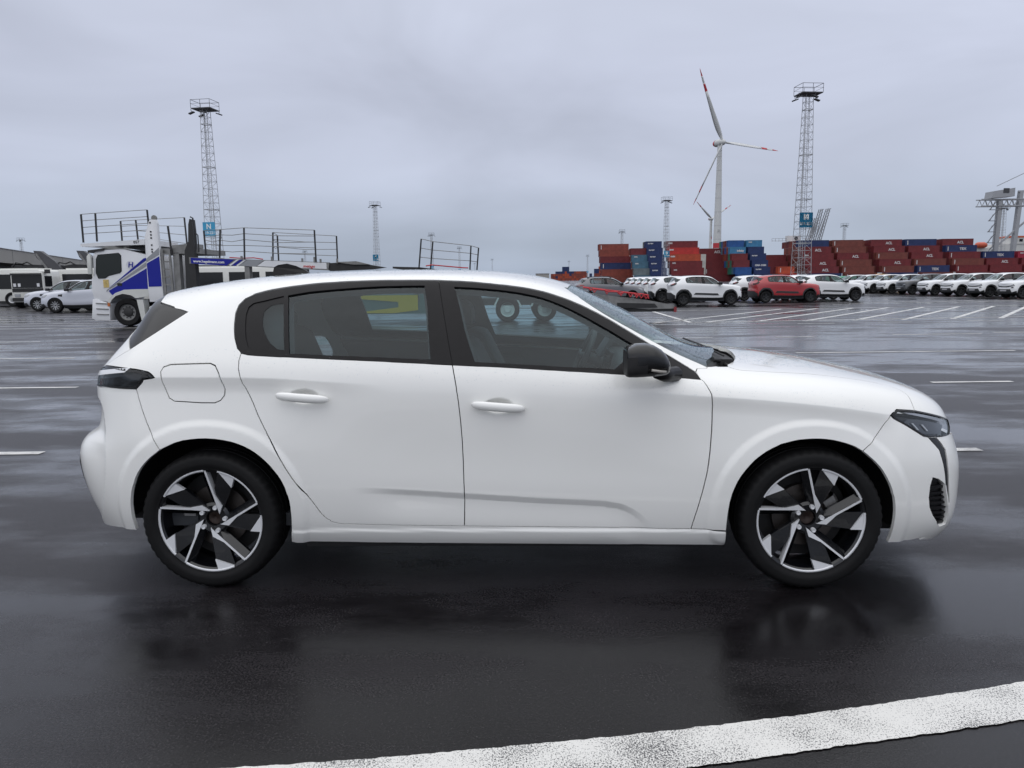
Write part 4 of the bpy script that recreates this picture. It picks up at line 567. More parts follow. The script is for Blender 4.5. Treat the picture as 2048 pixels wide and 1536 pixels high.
# window surround: black frames with the panes let in
frame_r = Ln('dlo_top_r') + Ln('seam_b_up') + Ln('belt_r', 1); frame_f = Ln('dlo_top_f') + Ln('belt_f', 1) + Ln('seam_b_up', 1)
for sd_, sp in ((-1, .012), (1, .04)):
    fr = panel(CAR, 'rear_window_frame', frame_r, M_SAT, car, (Ln('qglass'), Ln('rglass_win')), sd_, sp, gap=.001, hgap=0, depth=.016, lift=-.003, step=.012)
    ff = panel(CAR, 'front_window_frame', frame_f, M_SAT, car, (Ln('fglass_win'),), sd_, sp, gap=.001, hgap=0, depth=.016, lift=-.003, step=.012)
    panel(CAR, 'quarter_pane', Ln('qglass'), G_PRIV, fr, (), sd_, .03, gap=-.001, depth=0, lift=-.009)
    panel(CAR, 'glass_border', Ln('qglass') + Ln('frit', 1), M_SAT, fr, (), sd_, .02, gap=-.002, depth=0, lift=-.0075)
    panel(CAR, 'window_pane', Ln('rglass_win'), G_PRIV, fr, (), sd_, .03, gap=-.001, depth=0, lift=-.011)
    panel(CAR, 'window_pane', Ln('fglass_win'), G_SIDE, ff, (), sd_, .03, gap=-.001, depth=0, lift=-.011)
    # bright-lined inner gasket round the glass
    # inside trim of doors and pillars
    def sh_in(L, d): return inset(dens(clean(L), .03), d)
    for nm in ('front_door', 'rear_door'):
        panel(CAR, 'door_card', loops[nm], M_INT2, car, (), sd_, .06, gap=.02, depth=0, lift=-.085)
    panel(CAR, 'pillar_trim', Ln('dlo_top_r') + Ln('seam_b_up') + Ln('belt_r', 1), M_INT, car, (sh_in(Ln('rglass_win')[:6] + Ln('rglass_win')[6:], .012),), sd_, .05, gap=-.02, hgap=0, depth=0, lift=-.05)
    panel(CAR, 'pillar_trim', frame_f, M_INT, car, (sh_in(Ln('fglass_win'), .014),), sd_, .05, gap=-.03, hgap=0, depth=0, lift=-.05)
# ---- head lamp: dark housing, inner reflector, clear lens
for sd_ in (-1, 1):
    hl = panel(CAR, 'headlamp', loops['headlamp'], M_BLK, car, (), sd_, .02, gap=.002, lift=-.035, depth=.02)
    panel(CAR, 'lens', loops['headlamp'], G_LENS, hl, (), sd_, .02, gap=.002, depth=.006, lift=-.001)
    L = loops['headlamp']; cxy = np.array(L).mean(0)
    inner = [tuple(cxy + (np.array(p) - cxy) * .62 + np.array((.01, -.012))) for p in L]
    panel(CAR, 'reflector', inner, mat('lamp_reflector', (.10, .104, .11), .14, .7, rvar=.1, vscale=20), hl, (), sd_, .02, gap=0, depth=.02, lift=-.018)
    s0 = np.array(inner).min(0); s1 = np.array(inner).max(0)
    for k in range(2):
        f0 = .22 + .2 * k; xx = s0[0] + (s1[0] - s0[0]) * f0
        stp = [(xx, s0[1] + .03), (xx + .012, s0[1] + .03), (xx - .018, s1[1] - .03), (xx - .03, s1[1] - .03)]
        panel(CAR, 'light_strip', stp, mat('lamp_white', (.42, .43, .45), .2, coat=.5), hl, (), sd_, .02, gap=0, depth=.004, lift=-.012)
    panel(CAR, 'lamp_frame', loops['headlamp'], M_BLK, hl, (inset(dens(clean(loops['headlamp']), .02), .011),), sd_, .02, gap=.003, hgap=0, depth=.01, lift=.0025)
    fg = panel(CAR, 'daytime_light', fang, M_BLK, car, (), sd_, .012, gap=.001, lift=-.008, depth=.01)
    fi = inset(dens(clean(fang), .012), .0045)
    panel(CAR, 'light_guide', fi, mat('clear_grey_plastic', (.012, .0125, .0135), .2), fg, (), sd_, .012, gap=0, depth=.004, lift=-.002)
    vn = panel(CAR, 'air_intake', vent, M_PLA, car, (), sd_, .02, gap=-.002, lift=-.03, depth=0)
    va = np.array(vent); zlo, zhi = va[:, 1].min(), va[:, 1].max()
    for k in range(9):
        v0 = zlo + (zhi - zlo) * (k + .35) / 9; hgt = .006
        xs = np.linspace(va[:, 0].min() - .05, va[:, 0].max() + .05, 160); ins = poly_inside(np.stack([xs, xs * 0 + v0], 1), [vent])
        if ins.sum() < 6: continue
        xa, xb = xs[ins].min(), xs[ins].max()
        panel(CAR, 'slat', [(xa, v0 - hgt), (xb, v0 - hgt), (xb, v0 + hgt), (xa, v0 + hgt)], M_SAT, vn, (), sd_, .02, gap=0, depth=.02, lift=-.012)
    # tail lamp
    tl = panel(CAR, 'tail_lamp', loops['tail_lamp'], M_BLK, car, (), sd_, .02, gap=.002, lift=-.022, depth=.014)
    panel(CAR, 'lens', loops['tail_lamp'], glass('smoked_lens', (.62, .62, .64)), tl, (), sd_, .02, gap=.002, depth=.006, lift=0.0)
    panel(CAR, 'lamp_frame', loops['tail_lamp'], M_BLK, tl, (inset(dens(clean(loops['tail_lamp']), .02), .012),), sd_, .02, gap=.003, hgap=0, depth=.008, lift=.0025)
    ta = np.array(loops['tail_lamp']); t0, t1 = ta.min(0), ta.max(0)
    vv = t0[1] + (t1[1] - t0[1]) * .56
    panel(CAR, 'reflector', [(t0[0] + .02, vv), (t1[0] - .16, vv), (t1[0] - .13, vv + .016), (t0[0] + .02, vv + .03)], mat('tail_white_bar', (.75, .76, .78), .25, coat=.5), tl, (), sd_, .015, gap=0, depth=.004, lift=.0025)
    for k in range(3):
        uu = t0[0] + .05 + .05 * k
        panel(CAR, 'light_strip', [(uu, t0[1] + .012), (uu + .008, t0[1] + .012), (uu + .03, vv - .012), (uu + .022, vv - .012)], mat('tail_red', (.20, .012, .012), .25, coat=.5), tl, (), sd_, .01, gap=0, depth=.003, lift=-.012)
# ---- door handles
for c in (_h1, _h2):
    for sd_ in (-1, 1):
        n = 26; V, F = [], []
        for i in range(n):
            f = i / (n - 1) * 2 - 1; hw = .5 * (1 - abs(f) ** 5) ** .5
            zz = c[2] + .003 - .010 * f; yo = c[1] + .010 + .022 * (1 - f * f) ** .5
            for k in range(10):
                a = 2 * math.pi * k / 10
                V.append((c[0] + f * .118, sd_ * (yo + .012 * math.cos(a) * (hw * 2 + .05)), zz + (.0190 * math.sin(a)) * (hw * 2 + .05)))
        for i in range(n - 1):
            for k in range(10): F.append((i * 10 + k, i * 10 + (k + 1) % 10, (i + 1) * 10 + (k + 1) % 10, (i + 1) * 10 + k))
        F += [tuple(range(10)), tuple((n - 1) * 10 + k for k in range(10))]
        meshobj('door_handle', V, F, M_PAINT, car, True)
# ---- mirrors
def mirror(sd_):
    n = 32
    secs = [(.502, .0, .070, .060, 4.0), (.505, .0, .078, .066, 4.0), (.515, .0, .082, .069, 4.0), (.545, .0, .084, .070, 3.4), (.585, .0, .083, .069, 2.8), (.62, -.004, .079, .064, 2.5), (.65, -.012, .071, .054, 2.3), (.672, -.022, .056, .040, 2.2), (.683, -.030, .036, .024, 2.1), (.687, -.034, .008, .006, 2.0)]
    V, F, mi = [], [], []
    for x, dz, hy, hz, pw in secs:
        for k in range(n):
            a = 2 * math.pi * (k + .5) / n; c_, s_ = math.cos(a), math.sin(a)
            yy = math.copysign(abs(c_) ** (2 / pw), c_) * hy; zz = math.copysign(abs(s_) ** (2 / pw), s_) * hz
            if zz > 0 and x < .56: zz *= 1 - .30 * ((.56 - x) / .058) ** 1.5
            V.append((x, sd_ * (1.0 + yy), 1.046 + dz + zz))
    def split(x): return 1.062 - .0 * x - .085 * smooth01(.53, .64, np.array(x))
    for i in range(len(secs) - 1):
        for k in range(n):
            f = (i * n + k, i * n + (k + 1) % n, (i + 1) * n + (k + 1) % n, (i + 1) * n + k); F.append(f)
            cx = sum(V[q][0] for q in f) / 4; cz = sum(V[q][2] for q in f) / 4; mi.append(1 if cz < split(cx) else 0)
    F += [tuple(range(n - 1, -1, -1)), tuple((len(secs) - 1) * n + k for k in range(n))]; mi += [1, 1]
    up_f = [f for f, q in zip(F, mi) if q == 0]; lo_f = [f for f, q in zip(F, mi) if q == 1]
    o = meshobj('door_mirror', V, up_f, M_BLK, car, True)
    meshobj('mirror_shell', V, lo_f, M_PLA, o, True)
    b = MB(); b.tube([(.64, sd_ * .965, .985), (.68, sd_ * .92, .972), (.74, sd_ * .855, .968)], [.024, .03, .034], 12); b.build('mirror_arm', M_SAT, o, True)
    b = MB(); b.tube([(.60, sd_ * 1.083, 1.012), (.635, sd_ * 1.076, 1.006), (.66, sd_ * 1.064, 1.003)], .006, 6); b.build('indicator', mat('indicator_grey', (.35, .33, .30), .2), o, True)
    return o
mirror(-1); mirror(1)
# ---- wheels
def spoke_pts(L, rot):
    c, s = math.cos(rot), math.sin(rot); return [(x * c - y * s, x * s + y * c) for x, y in L]
RL = .2375
def wheel(name, x, y, sd_, rot, detail=True, steer=0):
    # local frame: outer face towards -y
    b = MB()
    barrel = [(.228, -.095), (.2375, -.099), (.2375, -.094), (.224, -.082), (.215, -.04), (.212, .05), (.225, .1)]
    b.lathe(barrel, 72); b.lathe([(.035, -.062), (.062, -.066), (.075, -.058), (.08, -.04)], 30); b.lathe([(.035, -.062), (.032, -.03), (.0, -.03)], 24)
    w = b.build('wheel', M_WBL, car, True, auto=.6); w.location = (x, y, .317); w.rotation_euler = (0, 0, (0 if sd_ < 0 else math.pi) + steer)
    t = MB(); n = 150
    prof = [(.222, .098), (.240, .104), (.262, .112), (.285, .113), (.302, .106), (.312, .092), (.3165, .07), (.3172, .045), (.311, .044), (.311, .037), (.3175, .036), (.3178, .006), (.311, .005), (.311, -.003), (.3178, -.004), (.3175, -.036), (.311, -.037), (.311, -.044), (.3172, -.045), (.3165, -.07), (.312, -.092), (.306, -.101), (.302, -.106), (.296, -.1095), (.285, -.113), (.272, -.1125), (.2695, -.1128), (.262, -.112), (.252, -.109), (.245, -.1045), (.240, -.104), (.2385, -.1005)]
    t.lathe(prof, n); L = len(prof)
    V = [list(v) for v in t.v]
    for k in range(n):                                    # shoulder blocks and sipes
        if k % 3 == 0:
            for i in (4, 5, 6, 19, 20, 21, 22):
                v = V[k * L + i]; rr = math.hypot(v[0], v[2]); g = (rr - .0045) / rr; v[0] *= g; v[2] *= g
        elif k % 3 == 1:
            for i in (12, 9): pass
    t.v = [tuple(v) for v in V]
    t.build('tyre', M_RUB, w, True, auto=.9)
    if not detail: 
        d = MB()
        for k in range(5): d.prism([(p[0] * RL, p[1] * RL) for p in spoke_pts([(-.1, .96), (.3, .94), (.2, .2), (.02, .2)], rot - k * 2 * math.pi / 5)], -.085, -.06)
        d.build('spokes', M_WBL, w); return w
    strip = [(-.066, .985), (-.028, .985), (.092, .48), (.205, .265), (.138, .105), (.064, .435)]
    blade = [(.185, .955), (.43, .645), (.215, .20), (.15, .12), (.20, .262), (.10, .46), (.085, .62)]
    tri = [(.193, .965), (.34, .925), (.50, .835), (.43, .640)]
    wallp = [(-.30, .93), (-.066, .985), (.064, .435), (.138, .105), (.02, .12), (-.03, .44), (-.155, .93)]
    def fd(px, pz):   # face depth: dished towards the hub
        r = math.hypot(px, pz); return -.092 + .030 * max(0, 1 - r / .95) ** 1.1
    def solid(nm, L2, lift, back, material, k, sub=0):
        L3 = spoke_pts(L2, rot - k * 2 * math.pi / 5); n_ = len(L3)
        V = [(p[0] * RL, fd(*p) + lift, p[1] * RL) for p in L3] + [(p[0] * RL, fd(*p) + lift + back, p[1] * RL) for p in L3]
        F = [tuple(range(n_)), tuple(range(2 * n_ - 1, n_ - 1, -1))] + [(i, i + n_, (i + 1) % n_ + n_, (i + 1) % n_) for i in range(n_)]
        o = meshobj(nm, V, F, material, w); bm = bmesh.new(); bm.from_mesh(o.data); bmesh.ops.recalc_face_normals(bm, faces=bm.faces); bm.to_mesh(o.data); bm.free(); return o
    for k in range(5):
        solid('spoke_face', strip, -.006, .035, M_ALU, k)
        solid('spoke_blade', blade, .004, .022, M_WBL, k)
        solid('spoke_tip', tri, -.004, .02, M_ALU, k)
        # sloped dark flank beside the bright strip
        L3 = spoke_pts([(-.066, .975), (.064, .435), (.135, .112), (.055, .112), (-.045, .43), (-.165, .93)], rot - k * 2 * math.pi / 5)
        V = [(p[0] * RL, fd(*p) + (-.004 if i < 3 else .022), p[1] * RL) for i, p in enumerate(L3)]
        V += [(v[0], v[1] + .016, v[2]) for v in V]
        F = [(0, 1, 4, 5), (1, 2, 3, 4), (11, 10, 7, 6), (10, 9, 8, 7)] + [(i, i + 6, (i + 1) % 6 + 6, (i + 1) % 6) for i in range(6)]
        meshobj('spoke_flank', V, F, M_WBL, w)
        # lip arc, bright between the tip and the next strip
        a_hi = math.atan2(.965, .193) + rot - k * 2 * math.pi / 5; a_lo = math.atan2(.985, -.066) + rot - (k + 1) * 2 * math.pi / 5
        MB().lathe([(.228, -.096), (.230, -.100), (.2375, -.1005), (.2378, -.097)], 26, a0=a_lo, a1=a_hi).build('rim_lip', M_ALU, w, True)
        a = R(90 - 15 - 72 * k) + rot
        nb = MB(); nb.lathe([(.0, -.078), (.006, -.078), (.0065, -.08), (.0095, -.08), (.0105, -.076), (.0105, -.06)], 12, (.056 * math.cos(a), 0, .056 * math.sin(a))); nb.build('wheel_nut', M_ALU, w, True, auto=.6)
    MB().lathe([(.06, .02), (.06, -.005), (.075, -.008), (.142, -.008), (.142, .014), (.07, .014)], 48).build('brake_disc', M_DISC, w, True, auto=.6)
    cb_ = MB(); a0 = R(20) if x > 0 else R(160)
    cb_.lathe([(.098, -.028), (.15, -.03), (.162, -.015), (.162, .03), (.098, .03), (.098, -.028)], 10, a0=a0 - .33, a1=a0 + .33); cb_.build('brake_caliper', M_CAL, w, True, auto=.7)
    MB().lathe([(.20, .03), (.0, .03)], 40).build('brake_shield', M_PLA, w)
    MB().lathe([(.031, -.045), (.012, -.045), (.010, -.038), (0, -.038)], 20).build('hub_centre', mat('hub_rust', (.030, .017, .013), .6, .2, var=.4, vscale=40), w, True)
    return w
wheel('wheel', -1.3375, -.783, -1, R(0)); wheel('wheel', 1.3375, -.786, -1, R(2.2))
wheel('wheel', -1.3375, .783, 1, .4, False); wheel('wheel', 1.3375, .786, 1, .2, False)
# ---- arch liners, floor
for x in (-1.3375, 1.3375):
    for sd_ in (-1, 1):
        b = MB(); b.lathe([(.400, sd_ * .835), (.400, sd_ * .5), (.05, sd_ * .5)], 40, (x, 0, .32), a0=R(-9), a1=R(181) if x < 0 else R(189)); b.build('arch_liner', M_PLA, car, True)
b = MB(); b.box(-.93, .93, -.80, .80, .17, .235); b.box(-1.95, -.93, -.48, .48, .20, .27); b.box(.93, 1.95, -.48, .48, .19, .26); b.box(1.73, 2.0, -.62, .62, .19, .235)
b.build('underbody', M_PLA, car)
panels(CAR, 'rear_diffuser', [([(-2.75, .0), (-2.10, .0), (-2.09, .12), (-2.075, .26), (-2.75, .32)], ())], M_SAT, car, spacing=.03, gap=0, depth=.006, lift=.003)
# ---- cabin
b = MB(); b.box(-1.65, 1.0, -.80, .80, .27, .33); b.build('cabin_floor', M_INT2, car)
for y in (-.37, .37):
    for (nm, x0, tilt) in (('front_seat', -.02, .30),):
        st = MB().box(-.12 + x0 + .05, .42, y - .24, y + .24, .42, .60).build('seat_cushion', M_INT, car, bevel=.05, auto=.7)
        bk = MB().prism([(.10, .55), (-.06, .52), (-.30, 1.06), (-.24, 1.10), (-.16, 1.08)], y - .235, y + .235).build('seat_back', M_INT, car, bevel=.035, auto=.7)
        hr = MB().prism([(-.23, 1.12), (-.32, 1.12), (-.35, 1.24), (-.28, 1.27), (-.24, 1.23)], y - .13, y + .13).build('headrest', M_INT, bk, bevel=.025, auto=.7)
bs = MB().box(-1.15, -.66, -.64, .64, .42, .60).build('rear_bench', M_INT, car, bevel=.05, auto=.7)
rb = MB().prism([(-1.08, .58), (-1.24, .55), (-1.42, 1.06), (-1.36, 1.12), (-1.28, 1.08)], -.62, .62).build('rear_seat_back', M_INT, car, bevel=.03, auto=.7)
for y in (-.42, 0, .42): MB().prism([(-1.35, 1.11), (-1.43, 1.11), (-1.44, 1.20), (-1.39, 1.22), (-1.34, 1.19)], y - .12, y + .12).build('headrest', M_INT, rb, bevel=.02, auto=.7)
b = MB(); b.prism([(.55, .62), (.52, .88), (.60, .945), (.85, .955), (1.08, .95), (1.1, .55)], -.74, .74); b.build('dashboard', M_INT2, car, bevel=.03, auto=.7)
MB().prism([(.50, .93), (.53, .93), (.60, 1.03), (.57, 1.04)], .24, .52).build('instrument_hood', M_INT2, car, bevel=.008)
MB().prism([(.50, .86), (.515, .86), (.55, .99), (.535, .995)], -.13, .14).build('centre_screen', M_BLK, car, bevel=.004)
sw = MB(); sw_c = Vector((.42, .37, .93)); ax = Vector((-.90, 0, .42)).normalized(); e1 = Vector((0, 1, 0)); e2 = ax.cross(e1)
ring = [sw_c + e1 * (.175 * math.cos(a)) + e2 * (.155 * math.sin(a)) for a in np.linspace(0, 2 * math.pi, 37)]
sw.tube(ring, .0165, 8, False); sw.tube([sw_c - e1 * .17, sw_c + e1 * .17], .022, 8); sw.tube([sw_c, sw_c - e2 * .15], .02, 8); sw.tube([sw_c, sw_c - ax * .2], .035, 8)
sw.build('steering_wheel', M_INT2, car, True)
b = MB()
Uu, Vv = np.meshgrid(np.linspace(-1.6, .28, 14), np.linspace(1.36, 1.98, 8), indexing='ij'); PP = _flat.base(Uu, Vv) - np.array([0, 0, .035])
Vt = [tuple(p * [1, s, 1]) for s in (-1, 1) for p in PP.reshape(-1, 3)]; Fq = []
for s in range(2):
    for i in range(13):
        for j in range(7): k = s * 112 + i * 8 + j; Fq.append((k, k + 8, k + 9, k + 1))
meshobj('headliner', Vt, Fq, M_HEAD, car, True)
MB().box(.34, .37, -.12, .12, 1.20, 1.27).build('rear_view_mirror', M_BLK, car, bevel=.012)
# ---- wipers in the cowl
b = MB(); b.tube([(1.06, -.50, .965), (1.01, -.56, .99), (.96, -.60, 1.0)], [.016, .013, .009], 8); b.tube([(1.03, -.66, .972), (1.0, -.45, .99), (1.03, -.10, 1.005)], [.007, .008, .006], 6)
b.box(1.0, 1.06, -.58, -.5, .95, 1.0); b.build('wiper', M_PLA, car)
b = MB(); b.tube([(1.12, .12, .975), (1.07, .08, 1.0), (1.03, .02, 1.012)], [.012, .010, .007], 8); b.tube([(1.09, -.28, .985), (1.05, .0, 1.012), (1.0, .30, 1.03)], .005, 6); b.build('wiper', M_PLA, car)

# ---- roof antenna
fin = MB(); prof = [(-1.30, 1.405), (-1.292, 1.462), (-1.27, 1.474), (-1.22, 1.481), (-1.17, 1.468), (-1.12, 1.445), (-1.08, 1.415)]
V = [(x, s_ * .004 if z > 1.44 else s_ * .022, z) for s_ in (-1, 1) for x, z in prof]; n_ = len(prof)
F = [tuple(range(n_)), tuple(range(2 * n_ - 1, n_ - 1, -1))] + [(i, (i + 1) % n_, (i + 1) % n_ + n_, i + n_) for i in range(n_)]
meshobj('roof_antenna', V, F, M_SAT, car)

# ---- grille between the lamps
gr = panels(CAR, 'front_grille', [([(2.30, .20), (2.72, .18), (2.72, .66), (2.36, .64), (2.27, .42)], ())], M_PLA, car, spacing=.05, gap=0, depth=.004, lift=.003)
for k in range(7):
    v0 = .24 + .058 * k; panels(CAR, 'slat', [([(2.33, v0), (2.72, v0), (2.72, v0 + .016), (2.33, v0 + .016)], ())], M_BLK, gr, spacing=.05, gap=0, depth=.008, lift=.011)

# ================================================================ the yard behind: frame parallel to the parking grid
RZ = 0.0311
_r = Vector((math.cos(yaw), -math.sin(yaw), 0)); _f = Vector((math.sin(yaw), math.cos(yaw), 0)); _o = Vector((CAM_POS[0], CAM_POS[1], 0))
def W(X, Z, h=0): return _o + _r * X + _f * Z + Vector((0, 0, h))
def place(o, X, Z, rz=0, h=0): o.location = W(X, Z, h); o.rotation_euler = (0, 0, RZ + rz); return o
# ---- painted markings
def gm(X0, Z0, X1, Z1, w):
    a, b = W(X0, Z0), W(X1, Z1); return mark((a.x, a.y), (b.x, b.y), w)
fg_hi = [(-2.4, 1.86), (-1.6, 1.895), (-.87, 1.95), (-.25, 2.0), (.31, 2.07), (.9, 2.17), (1.44, 2.29), (1.74, 2.36), (2.3, 2.51), (3.2, 2.80)]
_x = np.array([p[0] for p in fg_hi]); _z = np.array([p[1] for p in fg_hi]); _k = np.polyfit(_x, _z, 3); rg_ = np.random.default_rng(3); V = []; xs_ = np.arange(-2.4, 3.2, .009)
_j = np.convolve(rg_.normal(0, 1, len(xs_) + 8), np.ones(3) / 3, 'same'); _j2 = np.convolve(rg_.normal(0, 1, len(xs_) + 8), np.ones(3) / 3, 'same')
for i, x in enumerate(xs_):                                # hand-rolled paint: ragged edges
    z = np.polyval(_k, x); sl = np.polyval(np.polyder(_k), x); d = Vector((1, sl)).normalized(); n = Vector((d.y, -d.x)); w = .172 + .004 * math.sin(x * 5) + .0028 * _j2[i]
    V += [tuple(W(x - n.x * .0028 * _j[i], z - n.y * .0028 * _j[i], .004)), tuple(W(x + n.x * w, z + n.y * w, .004))]
meshobj('line_marking', V, [(2 * i, 2 * i + 1, 2 * i + 3, 2 * i + 2) for i in range(len(xs_) - 1)], M_LINE, ground)
for X0, X1, Z, w in ((-6.5, -3.9, 6.0, .10), (3.5, 3.72, 5.76, .10), (-7, -5.9, 9.95, .09), (5.45, 6.5, 9.52, .09), (-10.4, -8.3, 14.0, .09), (5.2, 9.2, 13.47, .09), (-13.5, -11.6, 18.2, .09), (-10.3, -9.6, 17.9, .09),
                     (9, 11.1, 17.45, .09), (11.6, 13.5, 17.8, .09), (6.1, 7.0, 17.1, .09), (3.9, 4.65, 17.1, .09), (8.5, 9.6, 22.0, .1), (11.0, 12, 22.2, .1), (13.9, 15, 22.55, .1), (16.8, 18, 22.8, .1)):
    gm(X0, Z, X1, Z, w)
for Z, Xa, Xb in ((23.9, -22, -11), (25.6, -24, -13), (27.0, -26, -13.6), (28.8, -28, -14.5), (30.6, -27, -15), (33, -30, -15)): gm(Xa, Z, Xb, Z - .35, .12)
gm(5.61, 23.07, 5.98, 31.8, .16); gm(5.6, 23.1, 30, 25.9, .13); gm(6, 31.8, 34, 34.4, .12)
for k in range(17):
    x0 = 4.4 + 1.6 * k; gm(x0 + .0, 23.0 + .09 * k, x0 + 7.3, 31.9 + .1 * k + .3, .16)
for k in range(7): gm(16 + 3.2 * k, 37 + .3 * k, 22 + 3.2 * k, 40.2 + .2 * k, .12)
# ---- parked cars
def warp(xs, zs, sw, tweak=None):
    out = []
    for col in HB_CAGE:
        c = []
        for i, (x, h, z) in enumerate(col):
            x2 = float(np.interp(x, xs[0], xs[1])); z2 = float(np.interp(z, zs[0], zs[1])); h2 = h * sw
            if tweak: x2, h2, z2 = tweak(i, x, h, z, x2, h2, z2)
            c.append((x2, h2, z2))
        out.append(c)
    return out
M_TAIL = mat('tail_lamp_red', (.22, .012, .014), .2, coat=.7)
M_HLAMP = mat('head_lamp_grey', (.30, .31, .33), .15, .3, coat=.8)
M_CLAD = mat('grey_black_cladding', (.028, .029, .031), .55, var=.25, vscale=15)
M_STEEL = mat('black_steel_wheel', (.02, .021, .022), .45, var=.3, vscale=15)
M_PLATE = mat('plate_grey', (.42, .42, .44), .5)
M_SILV = mat('silver_wheel', (.55, .56, .58), .35, .6)
G_FAR = glass('parked_car_glass', (.55, .62, .62), haze=.04)
ar_c, af_c = np.array((-1.3375, .10)), np.array((1.3375, .10))
archR = Ln('arch_r') + Ln('arch_r2'); archF = Ln('arch_f') + Ln('arch_f2')
def grow(L, c, k): return [tuple(c + (np.array(p) - c) * k) for p in L]
full = [(-2.75, 0), (-2.0, 0), (archR[-1][0], 0)] + archR[::-1] + [(archR[0][0], 0), (0, 0), (archF[0][0], 0)] + archF + [(archF[-1][0], 0), (2.2, 0), (2.72, 0), (2.72, 1.98), (-2.75, 1.98)]
dlo = Ln('dlo_top_r') + Ln('dlo_top_f') + Ln('belt_f', 1) + Ln('belt_r', 1)
wsl = [(p[0], min(p[1], 1.975)) for p in loops['windshield']]; rwl = [(p[0], min(p[1], 1.975)) for p in loops['rear_window']]
def wheel_simple(parent, x, y, r, face_m, spokes=5, wide=.1, hubr=.6, sp_w=.09):
    sd = -1 if y < 0 else 1
    b = MB(); b.lathe([(r * .62, sd * .05), (r * .68, sd * .095), (r * .9, sd * .1), (r, sd * .07), (r, -sd * .09), (r * .6, -sd * .1)], 26)
    t = b.build('wheel', M_RUB, parent, True, auto=.7); t.location = (x, y, r)
    c = MB(); c.lathe([(0, sd * .04), (r * .16, sd * .055), (r * .18, sd * .035), (r * .2, sd * .02)], 12); c.lathe([(r * .6, sd * .075), (r * .66, sd * .085), (r * .66, sd * .02), (0, sd * .0)], 24)
    c.cur = 1
    for k in range(spokes):
        a = 2 * math.pi * k / spokes + .3; u = Vector((math.cos(a), 0, math.sin(a)))
        c.bar(u * r * .12 + Vector((0, sd * .055, 0)), u * r * .63 + Vector((0, sd * .068, 0)), r * sp_w * 2, .02)
    c.build('rim', [M_STEEL, face_m], t, False)
    return t
def each(sh, name, loops_, material, parent, **k):
    sp = k.pop('spacing', .09)
    for outer, holes in loops_:
        for sd in (-1, 1): panel(sh, name, outer, material, parent, holes, sd, sp, **k)
